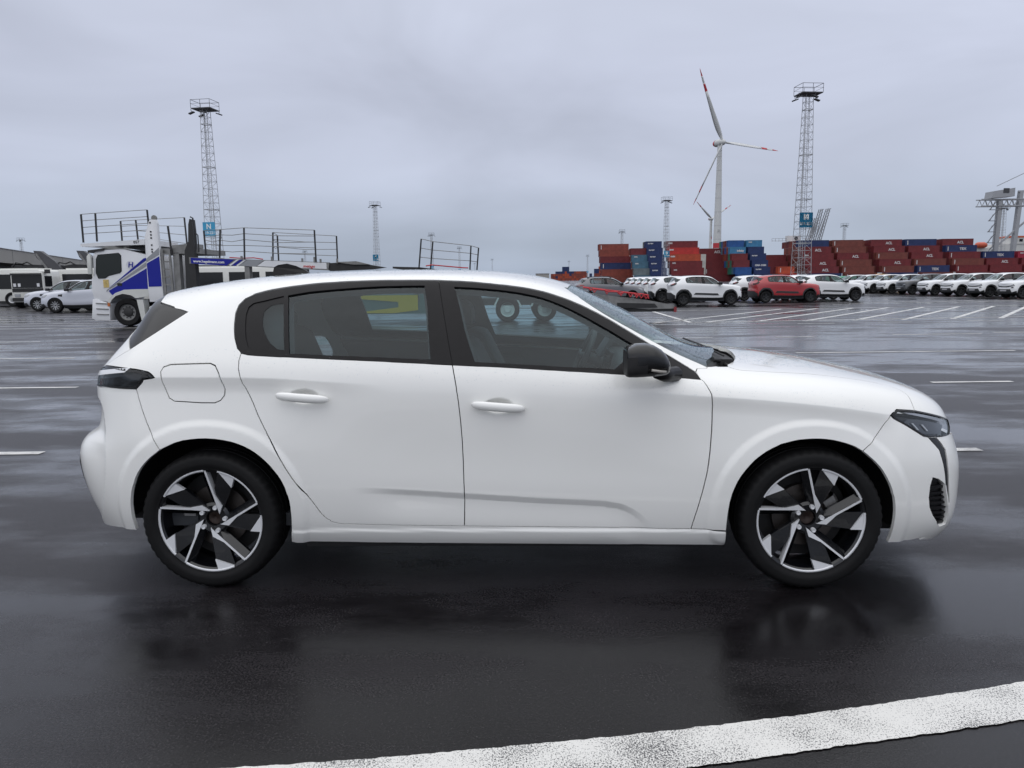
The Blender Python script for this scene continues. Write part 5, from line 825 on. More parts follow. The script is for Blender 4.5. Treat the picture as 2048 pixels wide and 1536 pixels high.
def small_car(name, sh, paint, wb, r, style, wm, face):
    root = empty(name); fl = paint
    body = panels(sh, 'body', [(full, (dlo, wsl, rwl))], fl, root, spacing=.075, gap=0, depth=.03, step=.05)
    each(sh, 'window_frame', [(dlo, (Ln('qglass'), Ln('rglass_win'), Ln('fglass_win')))], M_SAT, root, spacing=.08, gap=0, hgap=0, depth=.02, lift=-.006, step=.05)
    for nm, L in (('window_pane', Ln('qglass')), ('window_pane', Ln('rglass_win')), ('window_pane', Ln('fglass_win'))):
        for sd in (-1, 1): panel(sh, nm, L, G_FAR, root, (), sd, .1, gap=0, depth=0, lift=-.012, step=.08)
    panels(sh, 'windshield', [(loops['windshield'], ())], G_FAR, root, spacing=.1, gap=0, depth=0, lift=-.006)
    panels(sh, 'rear_window', [(loops['rear_window'], ())], G_FAR, root, spacing=.1, gap=0, depth=0, lift=-.006)
    if style == 'suv_small':
        bands = []
        for L, c in ((archR, ar_c), (archF, af_c)):
            g = grow(L, c, 1.17); g = [(x, max(v, 0)) for x, v in g]; bands.append((L + g[::-1], ()))
        bands.append(([(archR[0][0], 0), (archF[0][0], 0), (archF[0][0], .13), (archR[0][0], .13)], ()))
        each(sh, 'wheel_arch_trim', bands, M_CLAD, root, spacing=.08, gap=0, depth=.03, lift=.014)
        each(sh, 'door_trim', [([(-.80, .30), (.66, .30), (.56, .40), (-.70, .40)], ())], M_CLAD, root, spacing=.1, gap=0, depth=.03, lift=.02)
        panels(sh, 'front_bumper_trim', [([(1.78, 0), (2.72, 0), (2.72, .12), (2.1, .12), (1.85, .2)], ()), ([(2.16, .12), (2.72, .12), (2.72, .36), (2.26, .36)], ())], M_CLAD, root, spacing=.1, gap=0, depth=.02, lift=.012)
        panels(sh, 'rear_bumper_trim', [([(-2.75, 0), (-1.80, 0), (-1.80, .22), (-2.2, .30), (-2.75, .30)], ())], M_CLAD, root, spacing=.1, gap=0, depth=.02, lift=.012)
        panels(sh, 'grille_band', [([(1.96, .66), (2.72, .62), (2.72, .80), (2.0, .80)], ())], M_BLK, root, spacing=.1, gap=0, depth=.02, lift=.008)
        for sd in (-1, 1):
            panel(sh, 'headlamp', [(2.0, .69), (2.30, .68), (2.30, .77), (2.02, .78)], M_HLAMP, root, (), sd, .1, gap=0, depth=.01, lift=.018)
            panel(sh, 'fog_lamp', [(2.02, .44), (2.2, .44), (2.17, .56), (2.06, .58)], M_BLK, root, (), sd, .1, gap=0, depth=.01, lift=.01)
            panel(sh, 'tail_lamp', [(-2.30, .74), (-1.74, .75), (-1.66, .82), (-1.76, .93), (-2.30, .94)], M_BLK, root, (), sd, .08, gap=0, depth=.02, lift=.014)
            panel(sh, 'tail_light', [(-2.20, .79), (-1.86, .79), (-1.78, .83), (-1.86, .90), (-2.20, .90)], M_TAIL, root, (), sd, .08, gap=0, depth=.01, lift=.022)
        panels(sh, 'number_plate', [([(2.5, .20), (2.72, .20), (2.72, .30), (2.5, .30)], ())], M_PLATE, root, spacing=.1, gap=0, depth=.01, lift=.03)
    else:
        for sd in (-1, 1):
            panel(sh, 'headlamp', loops['headlamp'], M_HLAMP, root, (), sd, .1, gap=0, depth=.01, lift=.006)
            panel(sh, 'tail_lamp', loops['tail_lamp'], M_TAIL, root, (), sd, .1, gap=0, depth=.01, lift=.006)
        each(sh, 'sill_trim', [([(archR[0][0], 0), (archF[0][0], 0), (archF[0][0], .15), (archR[0][0], .15)], ())], M_CLAD, root, spacing=.1, gap=0, depth=.02, lift=.012); panels(sh, 'front_bumper_trim', [([(1.78, 0), (2.72, 0), (2.72, .18), (1.85, .2)], ())], M_CLAD, root, spacing=.1, gap=0, depth=.02, lift=.012)
        if style == 'silver':
            for sd in (-1, 1): panel(sh, 'wing_vent', [(.98, .56), (1.16, .60), (1.14, .70), (.96, .70)], M_BLK, root, (), sd, .1, gap=0, depth=.01, lift=.008)
    P0 = sh.point(np.array([.70]), np.array([.90]))[0]
    for sd in (-1, 1):
        b = MB(); b.box(P0[0] - .10, P0[0] + .08, sd * (P0[1] + .17) - .08, sd * (P0[1] + .17) + .08, P0[2] - .02, P0[2] + .13); b.box(P0[0] - .03, P0[0] + .05, min(sd * P0[1], sd * (P0[1] + .12)), max(sd * P0[1], sd * (P0[1] + .12)), P0[2] - .02, P0[2] + .04)
        b.build('door_mirror', M_BLK, root, bevel=.03, auto=.7)
    for x in (-wb / 2, wb / 2):
        for sd in (-1, 1): wheel_simple(root, x, sd * face, r, wm, 10 if style == 'silver' else 5, sp_w=.05 if style == 'silver' else .08)
    b = MB(); b.box(-wb / 2 + .3, wb / 2 - .3, -.6, .6, .2, .34); b.box(-wb / 2 - .45, wb / 2 + .45, -.42, .42, .24, .5)
    for y in (-.33, .33): b.prism([(-.05, .4), (-.2, .4), (-.42, 1.12), (-.30, 1.14)], y - .2, y + .2); b.box(-.1, .3, y - .2, y + .2, .4, .6)
    b.prism([(-.85, .4), (-1.0, .4), (-1.12, 1.1), (-1.02, 1.1)], -.55, .55); b.box(.5, .9, -.6, .6, .5, .93)
    for sd in (-1, 1): b.lathe([(.36, sd * .72), (.36, sd * .4), (0, sd * .4)], 14, (wb / 2, 0, .32), a0=0, a1=math.pi); b.lathe([(.36, sd * .72), (.36, sd * .4), (0, sd * .4)], 14, (-wb / 2, 0, .32), a0=0, a1=math.pi)
    b.build('cabin', M_INT2, root)
    if style == 'hatch_rails':
        for sd in (-1, 1):
            U = np.linspace(-1.3, .05, 8); Pq = sh.point(U, np.full(8, 1.36)); b = MB(); b.tube([(p[0], sd * p[1], p[2] + .045) for p in Pq], .022, 6)
            for i in (0, 7): b.box(Pq[i][0] - .05, Pq[i][0] + .05, sd * Pq[i][1] - .02, sd * Pq[i][1] + .02, Pq[i][2] - .01, Pq[i][2] + .045)
            b.build('roof_rail', M_CLAD, root)
    return root
XS = [-2.165, -2.0, -1.72, -1.3375, -.25, .30, 1.0, 1.3375, 2.0, 2.22]
def tw_s(i, x, h, z, x2, h2, z2):
    if x > 1.5: h2 += .05 * min(1, (x - 1.5) / .4) * (h > .1); x2 += .03 * max(0, min(1, (z - .55) / .2)) * (x > 1.9)
    if x < -1.6: x2 -= .06 * max(0, min(1, (z - .6) / .2)) * max(0, min(1, (1.1 - z) / .1))
    return x2, h2, z2
spring_sh = Shell(warp((XS, [-1.83, -1.76, -1.60, -1.21, -.20, .30, .86, 1.21, 1.72, 1.85]), ([.15, .3, .52, .70, .78, .9, 1.0, 1.44], [.27, .38, .56, .72, .90, .995, 1.06, 1.505]), .865, tw_s), HB_U, HB_V)
suv_sh = Shell(warp((XS, [-2.25, -2.12, -1.85, -1.37, -.28, .28, 1.0, 1.37, 2.08, 2.30]), ([.15, .3, .52, .70, .78, .9, 1.0, 1.44], [.25, .36, .58, .76, .88, 1.02, 1.12, 1.65]), .99, tw_s), HB_U, HB_V)
grey_sh = Shell(warp((XS, [-2.02, -1.92, -1.62, -1.30, -.24, .28, .95, 1.30, 1.92, 2.08]), ([.15, .3, .52, .70, .78, .9, 1.0, 1.44], [.25, .36, .56, .72, .84, .97, 1.05, 1.50]), .94, tw_s), HB_U, HB_V)
P_WHT = mat('parked_white_paint', (.78, .79, .80), .35, 0, .7); P_RED = mat('parked_red_paint', (.36, .013, .018), .32, 0, .8); P_CHA = mat('parked_charcoal_paint', (.06, .063, .068), .32, .2, .8)
P_GRY = mat('parked_grey_paint', (.13, .132, .145), .35, .15, .8); P_SIL = mat('parked_silver_paint', (.52, .54, .60), .33, .35, .8)
proto = small_car('compact_car', spring_sh, P_WHT, 2.42, .305, 'suv_small', mat('wheel_dark_grey', (.06, .062, .066), .4, .3), .70)
def car_copy(X, Z, rz, paint, label, group=None):
    global _first
    o = proto if _first else copy_tree(proto); _first = False
    place(o, X, Z, rz); o['label'] = label; o['category'] = 'car'
    if group: o['group'] = group
    if paint is not P_WHT:
        for ch in o.children:
            if ch.name.startswith('body'): ch.data = ch.data.copy(); ch.data.materials[0] = paint
    return o
_first = True
G1 = 'compact cars seen from behind'; G2 = 'compact cars facing left in a row'
X1 = 9.98
car_copy(X1, 38.6, 0, P_WHT, 'whole white compact car with black door trim, left of the red car', G1)
for k, (z, lab) in enumerate(((44.0, 'white compact car directly behind the whole white one, only its tail showing'), (46.7, 'white compact car, third from the front in the receding left column'), (49.4, 'white compact car, fourth from the front in the receding left column'), (52.2, 'white compact car, fifth from the front in the receding left column'), (55.0, 'white compact car, sixth and last in the receding left column'))):
    car_copy(X1 + .05 * k, z, 0, P_WHT, lab, G1)
car_copy(15.05, 41.2, 0, P_RED, 'red compact car with black wheel arches among white ones', G1)
car_copy(14.95, 44.6, 0, P_WHT, 'white compact car half hidden behind the rear of the red car', G1)
car_copy(18.35, 43.0, 0, P_WHT, 'white compact car with its front half showing past the red bonnet', G1)
car_copy(18.35, 45.9, 0, P_WHT, 'white compact car behind the red roof, only its rear window showing', G1)
nth = ['nearest and cut off by the right edge', 'second from the right edge', 'third from the right edge', 'fourth from the right edge', 'fifth from the right edge, charcoal', 'sixth from the right edge', 'seventh from the right edge', 'eighth from the right edge', 'last and farthest']
for k in range(9):
    z = 43.6 + 2.95 * k
    lab = 'white compact car facing left, nearest and cut off by the right edge' if k == 0 else 'charcoal compact car between white ones in the row facing left' if k == 4 else 'white compact car facing left, ' + nth[k] + ' in the row'
    car_copy(30.65, z, math.pi, P_CHA if k == 4 else P_WHT, lab, G2)
gcar = small_car('hatchback_car', grey_sh, P_GRY, 2.60, .315, 'hatch_rails', M_SILV, .76); place(gcar, 5.75, 44.0); tag(gcar, 'grey hatchback with roof rails behind the lowered transporter ramp', 'car')
scar = small_car('silver_car', suv_sh, P_SIL, 2.74, .36, 'silver', M_SILV, .80); place(scar, -21.55, 38.3, math.pi + .02); tag(scar, 'silver suv with black wing vent, nearer the blue and white truck', 'car', 'silver suvs beside the truck')
s2 = copy_tree(scar); place(s2, -24.1, 40.9, math.pi + .02); s2['label'] = 'silver suv farther left, its bonnet in front of the white lorry cab'

# ================================================================ car transporter: cab and upper deck on the left, ramp on the right
TZ = 24.75
M_TWH = mat('truck_white', (.74, .75, .77), .35, 0, .5, var=.06, vscale=1.5); M_TBL = mat('truck_blue', (.003, .010, .27), .4, 0, .1, .3); M_TGR = mat('truck_grey', (.27, .28, .30), .4, 0, .3)
M_GALV = mat('galvanised_steel', (.24, .24, .235), .55, .3, var=.35, vscale=4); M_DRK = mat('dark_machinery', (.022, .022, .023), .55, var=.4, vscale=6)
M_POST = mat('black_post', (.015, .015, .016), .5); M_STRAP = mat('red_strap', (.50, .03, .04), .5, var=.2, vscale=20); M_OWH = mat('off_white_plastic', (.62, .63, .60), .5, var=.08, vscale=3)
G_TRK = glass('truck_glass', (.20, .23, .22))
truck = empty('transporter_truck'); place(truck, 0, TZ); tag(truck, 'white and blue car transporter lorry with railings over its cab', 'truck', 'parts of the car transporter')
def tp(name, poly, m_, y0, y1, parent=truck, bevel=0): return MB().prism(poly, y0, y1).build(name, m_, parent, bevel=bevel, auto=.6 if bevel else None)
# local frame: x = along the lorry (cab towards -x), y = depth away from camera, z up
cabp = [(-13.80, 2.30), (-13.74, 2.43), (-13.66, 2.51), (-12.77, 2.53), (-12.02, 2.33), (-12.02, 1.0), (-12.43, 1.02), (-12.61, 1.10), (-12.89, 1.16), (-13.15, 1.10), (-13.32, .95), (-13.42, .80), (-13.88, .91), (-13.93, 1.22), (-13.90, 1.58), (-13.82, 1.65)]
cabo = tp('cab', cabp, M_TWH, .06, 2.42, bevel=.02)
win = [(-13.61, 2.34), (-12.95, 2.39), (-12.88, 2.31), (-12.90, 1.82), (-12.96, 1.76), (-13.32, 1.68), (-13.44, 1.60), (-13.66, 1.60), (-13.72, 1.77), (-13.68, 2.21)]
tp('window_surround', [(x + (x + 13.3) * .05, z + (z - 2.0) * .06) for x, z in win], M_BLK, .045, .058, cabo)
tp('side_window', win, mat('truck_window', (.008, .013, .013), .12, spec=.35), .035, .044, cabo)
tp('windscreen', [(-13.86, 1.65), (-13.83, 1.65), (-13.76, 2.40), (-13.79, 2.40)], M_BLK, .12, 2.36, cabo)
tp('sun_visor', [(-13.92, 2.42), (-13.40, 2.50), (-13.40, 2.56), (-13.92, 2.50)], M_DRK, .0, 2.4, cabo)
for dy in (-.10, 2.5): tp('wing_mirror', [(-13.93, 1.72), (-13.80, 1.72), (-13.78, 2.34), (-13.86, 2.38), (-13.92, 2.30)], M_OWH if dy < 0 else M_BLK, dy, dy + .09, cabo, .02)
tp('door_blue_panel', [(-13.36, 1.17), (-12.04, 1.90), (-12.02, 1.22), (-12.43, 1.21), (-12.88, 1.17), (-13.26, 1.03)], M_TBL, .040, .056, cabo)
tp('grey_stripe', [(-13.44, 1.14), (-13.38, 1.20), (-12.04, 1.98), (-12.04, 2.10), (-12.79, 1.60), (-13.42, 1.20)], M_TGR, .041, .057, cabo)
tp('blue_stripe', [(-13.33, 1.27), (-12.12, 2.22), (-12.03, 2.24), (-12.04, 2.16), (-12.80, 1.64)], M_TBL, .042, .058, cabo)
tp('door_sticker', [(-13.52, 1.28), (-13.34, 1.28), (-13.34, 1.54), (-13.52, 1.54)], mat('sticker_yellow', (.60, .45, .16), .5, var=.5, vscale=14), .043, .056, cabo)
MB().lathe([(0, 0), (.13, 0), (.13, .01), (0, .01)], 24, (-12.58, .04, 2.02)).build('emblem_disc', mat('emblem_pale', (.62, .63, .68), .5), cabo)
text('emblem_letter', 'H', .24, M_TBL, cabo, (-12.655, .036, 1.935), (1, 0, 0), (0, 0, 1), bold=.006, shear=.15)
MB().box(-13.05, -12.9, .03, .05, 1.33, 1.42).build('door_handle', M_BLK, cabo)
tp('mudguard', [(-13.42, .76), (-13.31, .96), (-13.12, 1.10), (-12.83, 1.20), (-12.43, 1.215), (-12.02, 1.215), (-12.02, .98), (-12.46, .92), (-12.62, 1.02), (-12.89, 1.07), (-13.12, 1.0), (-13.26, .88), (-13.36, .72)], M_OWH, .0, .055)
bp_ = tp('front_bumper', [(-13.91, .90), (-13.78, .90), (-13.36, .74), (-13.38, .19), (-13.86, .19), (-13.99, .27)], M_TWH, .02, 2.4, bevel=.02)
for z in (.78, .60, .42): tp('step', [(-13.80, z), (-13.40, z - .02), (-13.40, z - .05), (-13.80, z - .03)], M_GALV, -.01, .05, bp_)
tp('marker_lamp', [(-13.42, .78), (-13.34, .78), (-13.34, .66), (-13.42, .66)], mat('amber_lens', (.5, .14, .03), .3), -.005, .03, bp_)
tp('rear_mudguard', [(-12.45, .87), (-12.24, .87), (-12.18, .13), (-12.32, .11)], M_OWH, .02, .40)
tp('side_tank', [(-12.09, .62), (-11.65, .80), (-11.0, .80), (-11.0, .34), (-11.99, .34)], M_OWH, .05, .6, bevel=.03)
pl_ = tp('lift_tower_plate', [(-11.82, 3.41), (-11.75, 3.46), (-11.58, 3.46), (-11.55, 3.34), (-11.54, 2.6), (-11.53, 2.32), (-11.53, 1.3), (-11.52, .80), (-11.99, .79), (-12.01, 1.28), (-12.0, 2.19), (-11.99, 2.9)], M_TWH, -.04, .10, bevel=.01)
tp('blue_panel', [(-11.985, 2.05), (-11.555, 2.28), (-11.545, 1.30), (-11.975, 1.29)], M_TBL, -.05, -.042, pl_); tp('grey_panel', [(-11.99, 2.20), (-11.55, 2.56), (-11.555, 2.33), (-11.99, 2.09)], M_TGR, -.05, -.042, pl_)
for z in (3.34, 3.05, 2.95, 2.85, 2.62, 2.48, 2.40): tp('bolt_hole', [(-11.80, z), (-11.75, z), (-11.75, z + .05), (-11.80, z + .05)], M_POST, -.052, -.041, pl_)
b = MB(); b.lathe([(.0, -.03), (.09, -.03), (.09, .03), (0, .03)], 12, (-11.66, .03, 3.52)); b.build('pulley', M_GALV, pl_)
tp('lift_tower_plate', [(-11.86, 2.6), (-11.62, 2.7), (-11.58, .8), (-12.0, .8)], M_TWH, 2.3, 2.42)
dk = tp('cab_deck', [(-14.12, 2.71), (-12.01, 2.84), (-12.01, 2.66), (-14.13, 2.62)], M_TWH, -.02, 2.45)
text('deck_number', '057', .13, M_POST, dk, (-12.38, -.026, 2.70), (1, .0, .062), (0, 0, 1), bold=.002)
MB().prism([(-12.9, 2.62), (-12.02, 2.64), (-12.02, 2.44), (-12.5, 2.52)], .3, 2.2).build('deck_bracket', M_DRK, truck)
def posts(pairs, y, lines=4, sag=0.0, low=.06, parent=truck):
    for (p, q) in pairs:
        MB().bar((p[0], y, p[1]), (q[0], y, q[1]), .045).build('railing_post', M_POST, parent)
    for k in range(lines):
        f = 1 - (k + .0) / lines * .93
        w = MB()
        for (p0, q0), (p1, q1) in zip(pairs[:-1], pairs[1:]):
            a = Vector((p0[0] + (q0[0] - p0[0]) * f, y, p0[1] + (q0[1] - p0[1]) * f)); c = Vector((p1[0] + (q1[0] - p1[0]) * f, y, p1[1] + (q1[1] - p1[1]) * f))
            mid = (a + c) / 2 - Vector((0, 0, sag * (k % 3) * .5)); w.tube([a, mid, c], .011, 5)
        w.build('railing_wire', M_GALV, parent)
posts([((-14.03, 2.75), (-14.03, 3.66)), ((-13.58, 2.78), (-13.56, 3.69)), ((-11.83, 2.86), (-11.86, 3.78))], .0, 4)
posts([((-12.79 * 1.09, 2.83), (-12.79 * 1.09, 3.62)), ((-12.26 * 1.09, 2.85), (-12.29 * 1.09, 3.65)), ((-10.65 * 1.09, 2.4), (-10.69 * 1.09, 3.72))], 2.3, 4)
MB().bar((-11.15, .0, 2.3), (-11.22, .0, 3.25), .05).build('railing_post', M_POST, truck)
# lift pillar behind the ladder, ladder, decks
MB().prism([(-10.78, 1.0), (-10.74, 2.45), (-10.60, 2.75), (-10.56, 3.30), (-10.51, 3.48), (-10.44, 3.46), (-10.42, 3.1), (-10.42, 1.0)], .02, .30).build('lift_pillar', M_DRK, truck)
b = MB(); b.tube([(-10.36, -.02, 2.3), (-10.34, -.02, 3.1), (-10.38, -.02, 3.5), (-10.46, -.02, 3.54)], .025, 6); b.tube([(-10.25, -.02, 2.4), (-10.25, -.02, 2.95), (-10.3, -.02, 3.0)], .02, 6); b.build('hydraulic_hose', M_POST, truck)
b = MB()
for x in (-11.46, -11.22): b.bar((x, -.02, 2.5), (x + .03, -.02, .5), .06)
for k in range(8): b.bar((-11.46, -.02, .6 + .25 * k), (-11.2, -.02, .6 + .25 * k), .045)
b.build('ladder', M_GALV, truck)
b = MB(); b.prism([(-11.52, 2.54), (-10.3, 2.52), (-10.3, 2.36), (-11.52, 2.36)], .05, 2.4); b.prism([(-11.4, 2.66), (-10.75, 2.72), (-10.75, 2.58), (-11.4, 2.5)], .6, 1.6); b.build('middle_deck', M_GALV, truck)
MB().box(-11.15, -10.95, .05, .3, .4, 2.4).build('upright', M_GALV, truck)
MB().box(-12.0, -9.0, .5, 2.0, .45, .75).build('chassis', M_DRK, truck)
for x, y in ((-12.80, .17), (-12.80, 2.2), (-9.4, .17), (-9.4, 2.2)):
    sd = -1 if y < 1 else 1
    b = MB(); b.lathe([(.27, sd * .10), (.30, sd * .13), (.42, sd * .14), (.455, sd * .10), (.455, -sd * .12), (.27, -sd * .14)], 40); w_ = b.build('wheel', M_RUB, truck, True, auto=.7); w_.location = (x, y, .455)
    c = MB(); c.lathe([(.27, sd * .10), (.25, sd * .06), (.16, sd * .03), (.15, sd * .07), (.10, sd * .09), (0, sd * .09)], 32); c.cur = 1
    c.lathe([(.125, sd * .035), (.245, sd * .06), (.27, sd * .105)], 32)
    c.build('rim', [M_DRK, M_GALV], w_, True, auto=.5)
    for k in range(10):
        a = 2 * math.pi * k / 10; MB().lathe([(0, sd * .075), (.021, sd * .075), (.021, sd * .05)], 8, (.19 * math.cos(a), 0, .19 * math.sin(a))).build('hand_hole', M_POST, w_)
# upper deck of the trailer
tr = empty('transporter_trailer'); place(tr, 0, TZ); tag(tr, 'car transporter trailer with long blue, grey and white deck beam', 'trailer', 'parts of the car transporter')
beam_top = lambda x: 2.24 - (x + 10.55) * .048
def bseg(name, x0, x1, m_, y0=-.012, y1=-.002, sl0=0, sl1=0):
    return MB().prism([(x0, beam_top(x0) - .02), (x1, beam_top(x1) - .02), (x1 - sl1, beam_top(x1) - .22), (x0 - sl0, beam_top(x0) - .20)], y0, y1).build(name, m_, tr)
MB().prism([(-10.6, 2.24), (-5.99, 2.02), (-6.03, 1.76), (-9.2, 1.95), (-10.6, 2.03)], .0, .16).build('deck_beam', M_GALV, tr)
bseg('blue_band', -10.54, -9.10, M_TBL, sl1=.28); bseg('white_slash', -9.02, -8.96, M_TWH, sl0=.28, sl1=.28); bseg('blue_slash', -8.92, -8.82, M_TBL, sl0=.28, sl1=.28); bseg('white_slash', -8.78, -8.72, M_TWH, sl0=.28, sl1=.28)
bseg('grey_band', -8.68, -8.15, M_TGR, sl0=.28, sl1=.28); bseg('white_band', -8.1, -6.08, M_TWH, sl0=.28)
text('lettering', 'www.hegelmann.com', .118, mat('white_letters', (.8, .8, .8), .5), tr, (-10.46, -.016, 2.075), (1, 0, -.048), (0, 0, 1), bold=.003)
text('lettering', 'metago', .13, mat('red_letters', (.55, .03, .03), .5), tr, (-6.85, -.016, 1.87), (1, 0, -.048), (0, 0, 1), bold=.003, shear=.2)
MB().prism([(-10.6, 2.24), (-5.99, 2.02), (-6.03, 1.86), (-10.6, 2.1)], 2.3, 2.45).build('deck_beam', M_GALV, tr)
for k in range(9):
    x = -10.3 + .5 * k; MB().box(x, x + .35, .2, 2.3, beam_top(x) - .10, beam_top(x) - .06).build('deck_plate', M_GALV, tr)
MB().prism([(-6.0, 2.0), (-5.24, 2.03), (-4.61, 1.92), (-4.16, 1.84), (-4.66, 1.78), (-6.0, 1.74)], .05, .5).build('tail_mechanism', M_DRK, tr)
MB().prism([(-5.8, 2.03), (-5.1, 2.05), (-4.65, 1.94), (-5.2, 1.94)], -.02, .2).build('hinge_bracket', M_GALV, tr)
posts([((-10.02, 2.3), (-10.04, 3.09)), ((-9.58, 2.2), (-9.5, 3.12)), ((-8.76, 2.15), (-8.72, 3.17)), ((-6.41, 2.04), (-6.42, 3.07))], -.03, 5, .06, parent=tr)
posts([((-8.3, 2.15), (-8.3, 3.05)), ((-7.84 * 1.085, 2.1), (-7.79 * 1.085, 3.15)), ((-5.71 * 1.085, 2.0), (-5.71 * 1.085, 3.0))], 2.1, 4, .06, parent=tr)
b = MB(); b.tube([(-9.3, .1, 2.22), (-8.9, .1, 2.19), (-8.5, .1, 2.2), (-8.2, .1, 2.15)], .02, 6); b.build('red_strap', M_STRAP, tr)
for x, s in ((-8.9, .10), (-7.9, .12), (-6.9, .1), (-6.5, .16), (-6.3, .1), (-5.75, .13)): MB().box(x, x + .05, -.02, .06, beam_top(x) - .02, beam_top(x) + s).build('lashing_hook', M_GALV, tr)
# rear section: short railing, lower deck, bogie, sloping ramp
posts([((-3.03, 1.8), (-2.93, 2.75)), ((-2.65, 1.78), (-2.55, 2.66)), ((-1.35, 1.72), (-1.30, 2.51)), ((-1.12, 1.7), (-1.05, 2.44))], .0, 3, parent=tr)
MB().prism([(-3.9, 1.86), (-3.0, 1.83), (1.9, 1.18), (1.8, 1.04), (-3.0, 1.68), (-3.9, 1.80)], .0, .14).build('rear_deck_beam', M_DRK, tr)
b = MB(); b.tube([(-2.8, -.03, 1.87), (-2.6, -.03, 1.90), (-2.2, -.03, 1.86), (-1.6, -.03, 1.80), (-1.4, -.03, 1.79)], .022, 6); b.build('red_strap', M_STRAP, tr)
MB().box(-9.0, 1.5, .1, 2.3, .55, .78).build('lower_deck', M_DRK, tr)
for x in (-8.8, -6.9, -3.2, -1.3): MB().box(x, x + .16, .02, .3, .7, 2.0 if x < -6 else 1.5).build('upright', M_GALV, tr)
sk = MB().box(-7.3, -1.0, .02, .07, .30, .95).build('side_skirt', mat('skirt_teal', (.06, .16, .15), .45), tr)
MB().prism([(-5.75, .92), (-3.10, .92), (-3.10, .42), (-3.9, .33), (-5.3, .34), (-3.75, .52), (-3.75, .70), (-5.2, .82)], .0, .015).build('yellow_chevron', mat('chevron_yellow', (.62, .46, .03), .4), sk)
for x in (-.12, 1.12):
    for y in (.17, 2.2):
        sd = -1 if y < 1 else 1
        b = MB(); b.lathe([(.24, sd * .10), (.27, sd * .12), (.37, sd * .13), (.40, sd * .10), (.40, -sd * .12), (.24, -sd * .13)], 32); w_ = b.build('wheel', M_RUB, tr, True, auto=.7); w_.location = (x, y, .40)
        c = MB(); c.lathe([(.24, sd * .10), (.22, sd * .05), (.12, sd * .06), (.1, sd * .1), (0, sd * .1)], 24); c.build('rim', M_OWH, w_, True, auto=.5)
    tp('mudguard', [(x - .48, .5), (x - .3, .86), (x + .3, .86), (x + .48, .5), (x + .42, .5), (x + .27, .80), (x - .27, .80), (x - .42, .5)], M_OWH, .02, .4, tr)
DY = -.9
rp = MB(); rp.prism([(1.6, 1.16), (2.5, .93), (4.41, .69), (5.2, .52), (5.33, .42), (4.41, .40), (3.69, .46), (2.66, .72), (1.6, .92)], DY, DY + .12); rp.build('ramp', M_GALV, tr)
rp = MB(); rp.prism([(1.9, 1.05), (5.2, .50), (5.33, .42), (2.0, .85)], DY + 2.2, DY + 2.32); rp.build('ramp', M_GALV, tr)
for k in range(8):
    x = 2.1 + .42 * k; z = .98 - (x - 2.1) * .155; MB().box(x, x + .3, DY + .12, DY + 2.2, z - .06, z - .02).build('ramp_rung', M_DRK, tr)
MB().prism([(3.4, .62), (4.6, .58), (4.7, .46), (3.4, .44)], DY - .03, DY + .3).build('ramp_hinge', M_DRK, tr)
lb = MB().box(3.6, 5.3, DY + .05, DY + 2.3, .32, .44).build('tail_beam', M_DRK, tr)
MB().box(5.22, 5.31, DY - .02, DY + .2, .30, .47).build('tail_lamp', M_TAIL, lb); MB().box(3.2, 3.62, DY + .1, DY + .2, .42, .56).build('marker_board', M_TWH, lb)
b = MB(); pts = [(2.30, 1.12), (2.47, 1.10), (2.55, 1.03), (2.62, 1.07), (2.98, 1.03), (3.1, .98), (3.39, .97), (3.45, .90), (3.6, .95), (3.93, .91), (4.05, .84), (4.15, .90), (4.36, .85), (4.40, .74)]
b.tube([(x, DY - .03, z) for x, z in pts], .028, 6); b.tube([(2.3, DY - .02, 1.14), (3.2, DY - .02, 1.02), (4.4, DY - .02, .86)], .018, 6)
for x in (2.6, 3.0, 3.45, 3.75, 3.95, 4.1, 4.25): z = 1.12 - (x - 2.3) * .135; b.tube([(x, DY - .03, z), (x + .06, DY - .05, z - .12), (x + .14, DY - .03, z - .02)], .022, 5)
b.build('red_strap', M_STRAP, tr)
MB().box(1.0, 4.6, DY + .2, DY + 1.2, .5, .62).build('lower_ramp', M_DRK, tr)

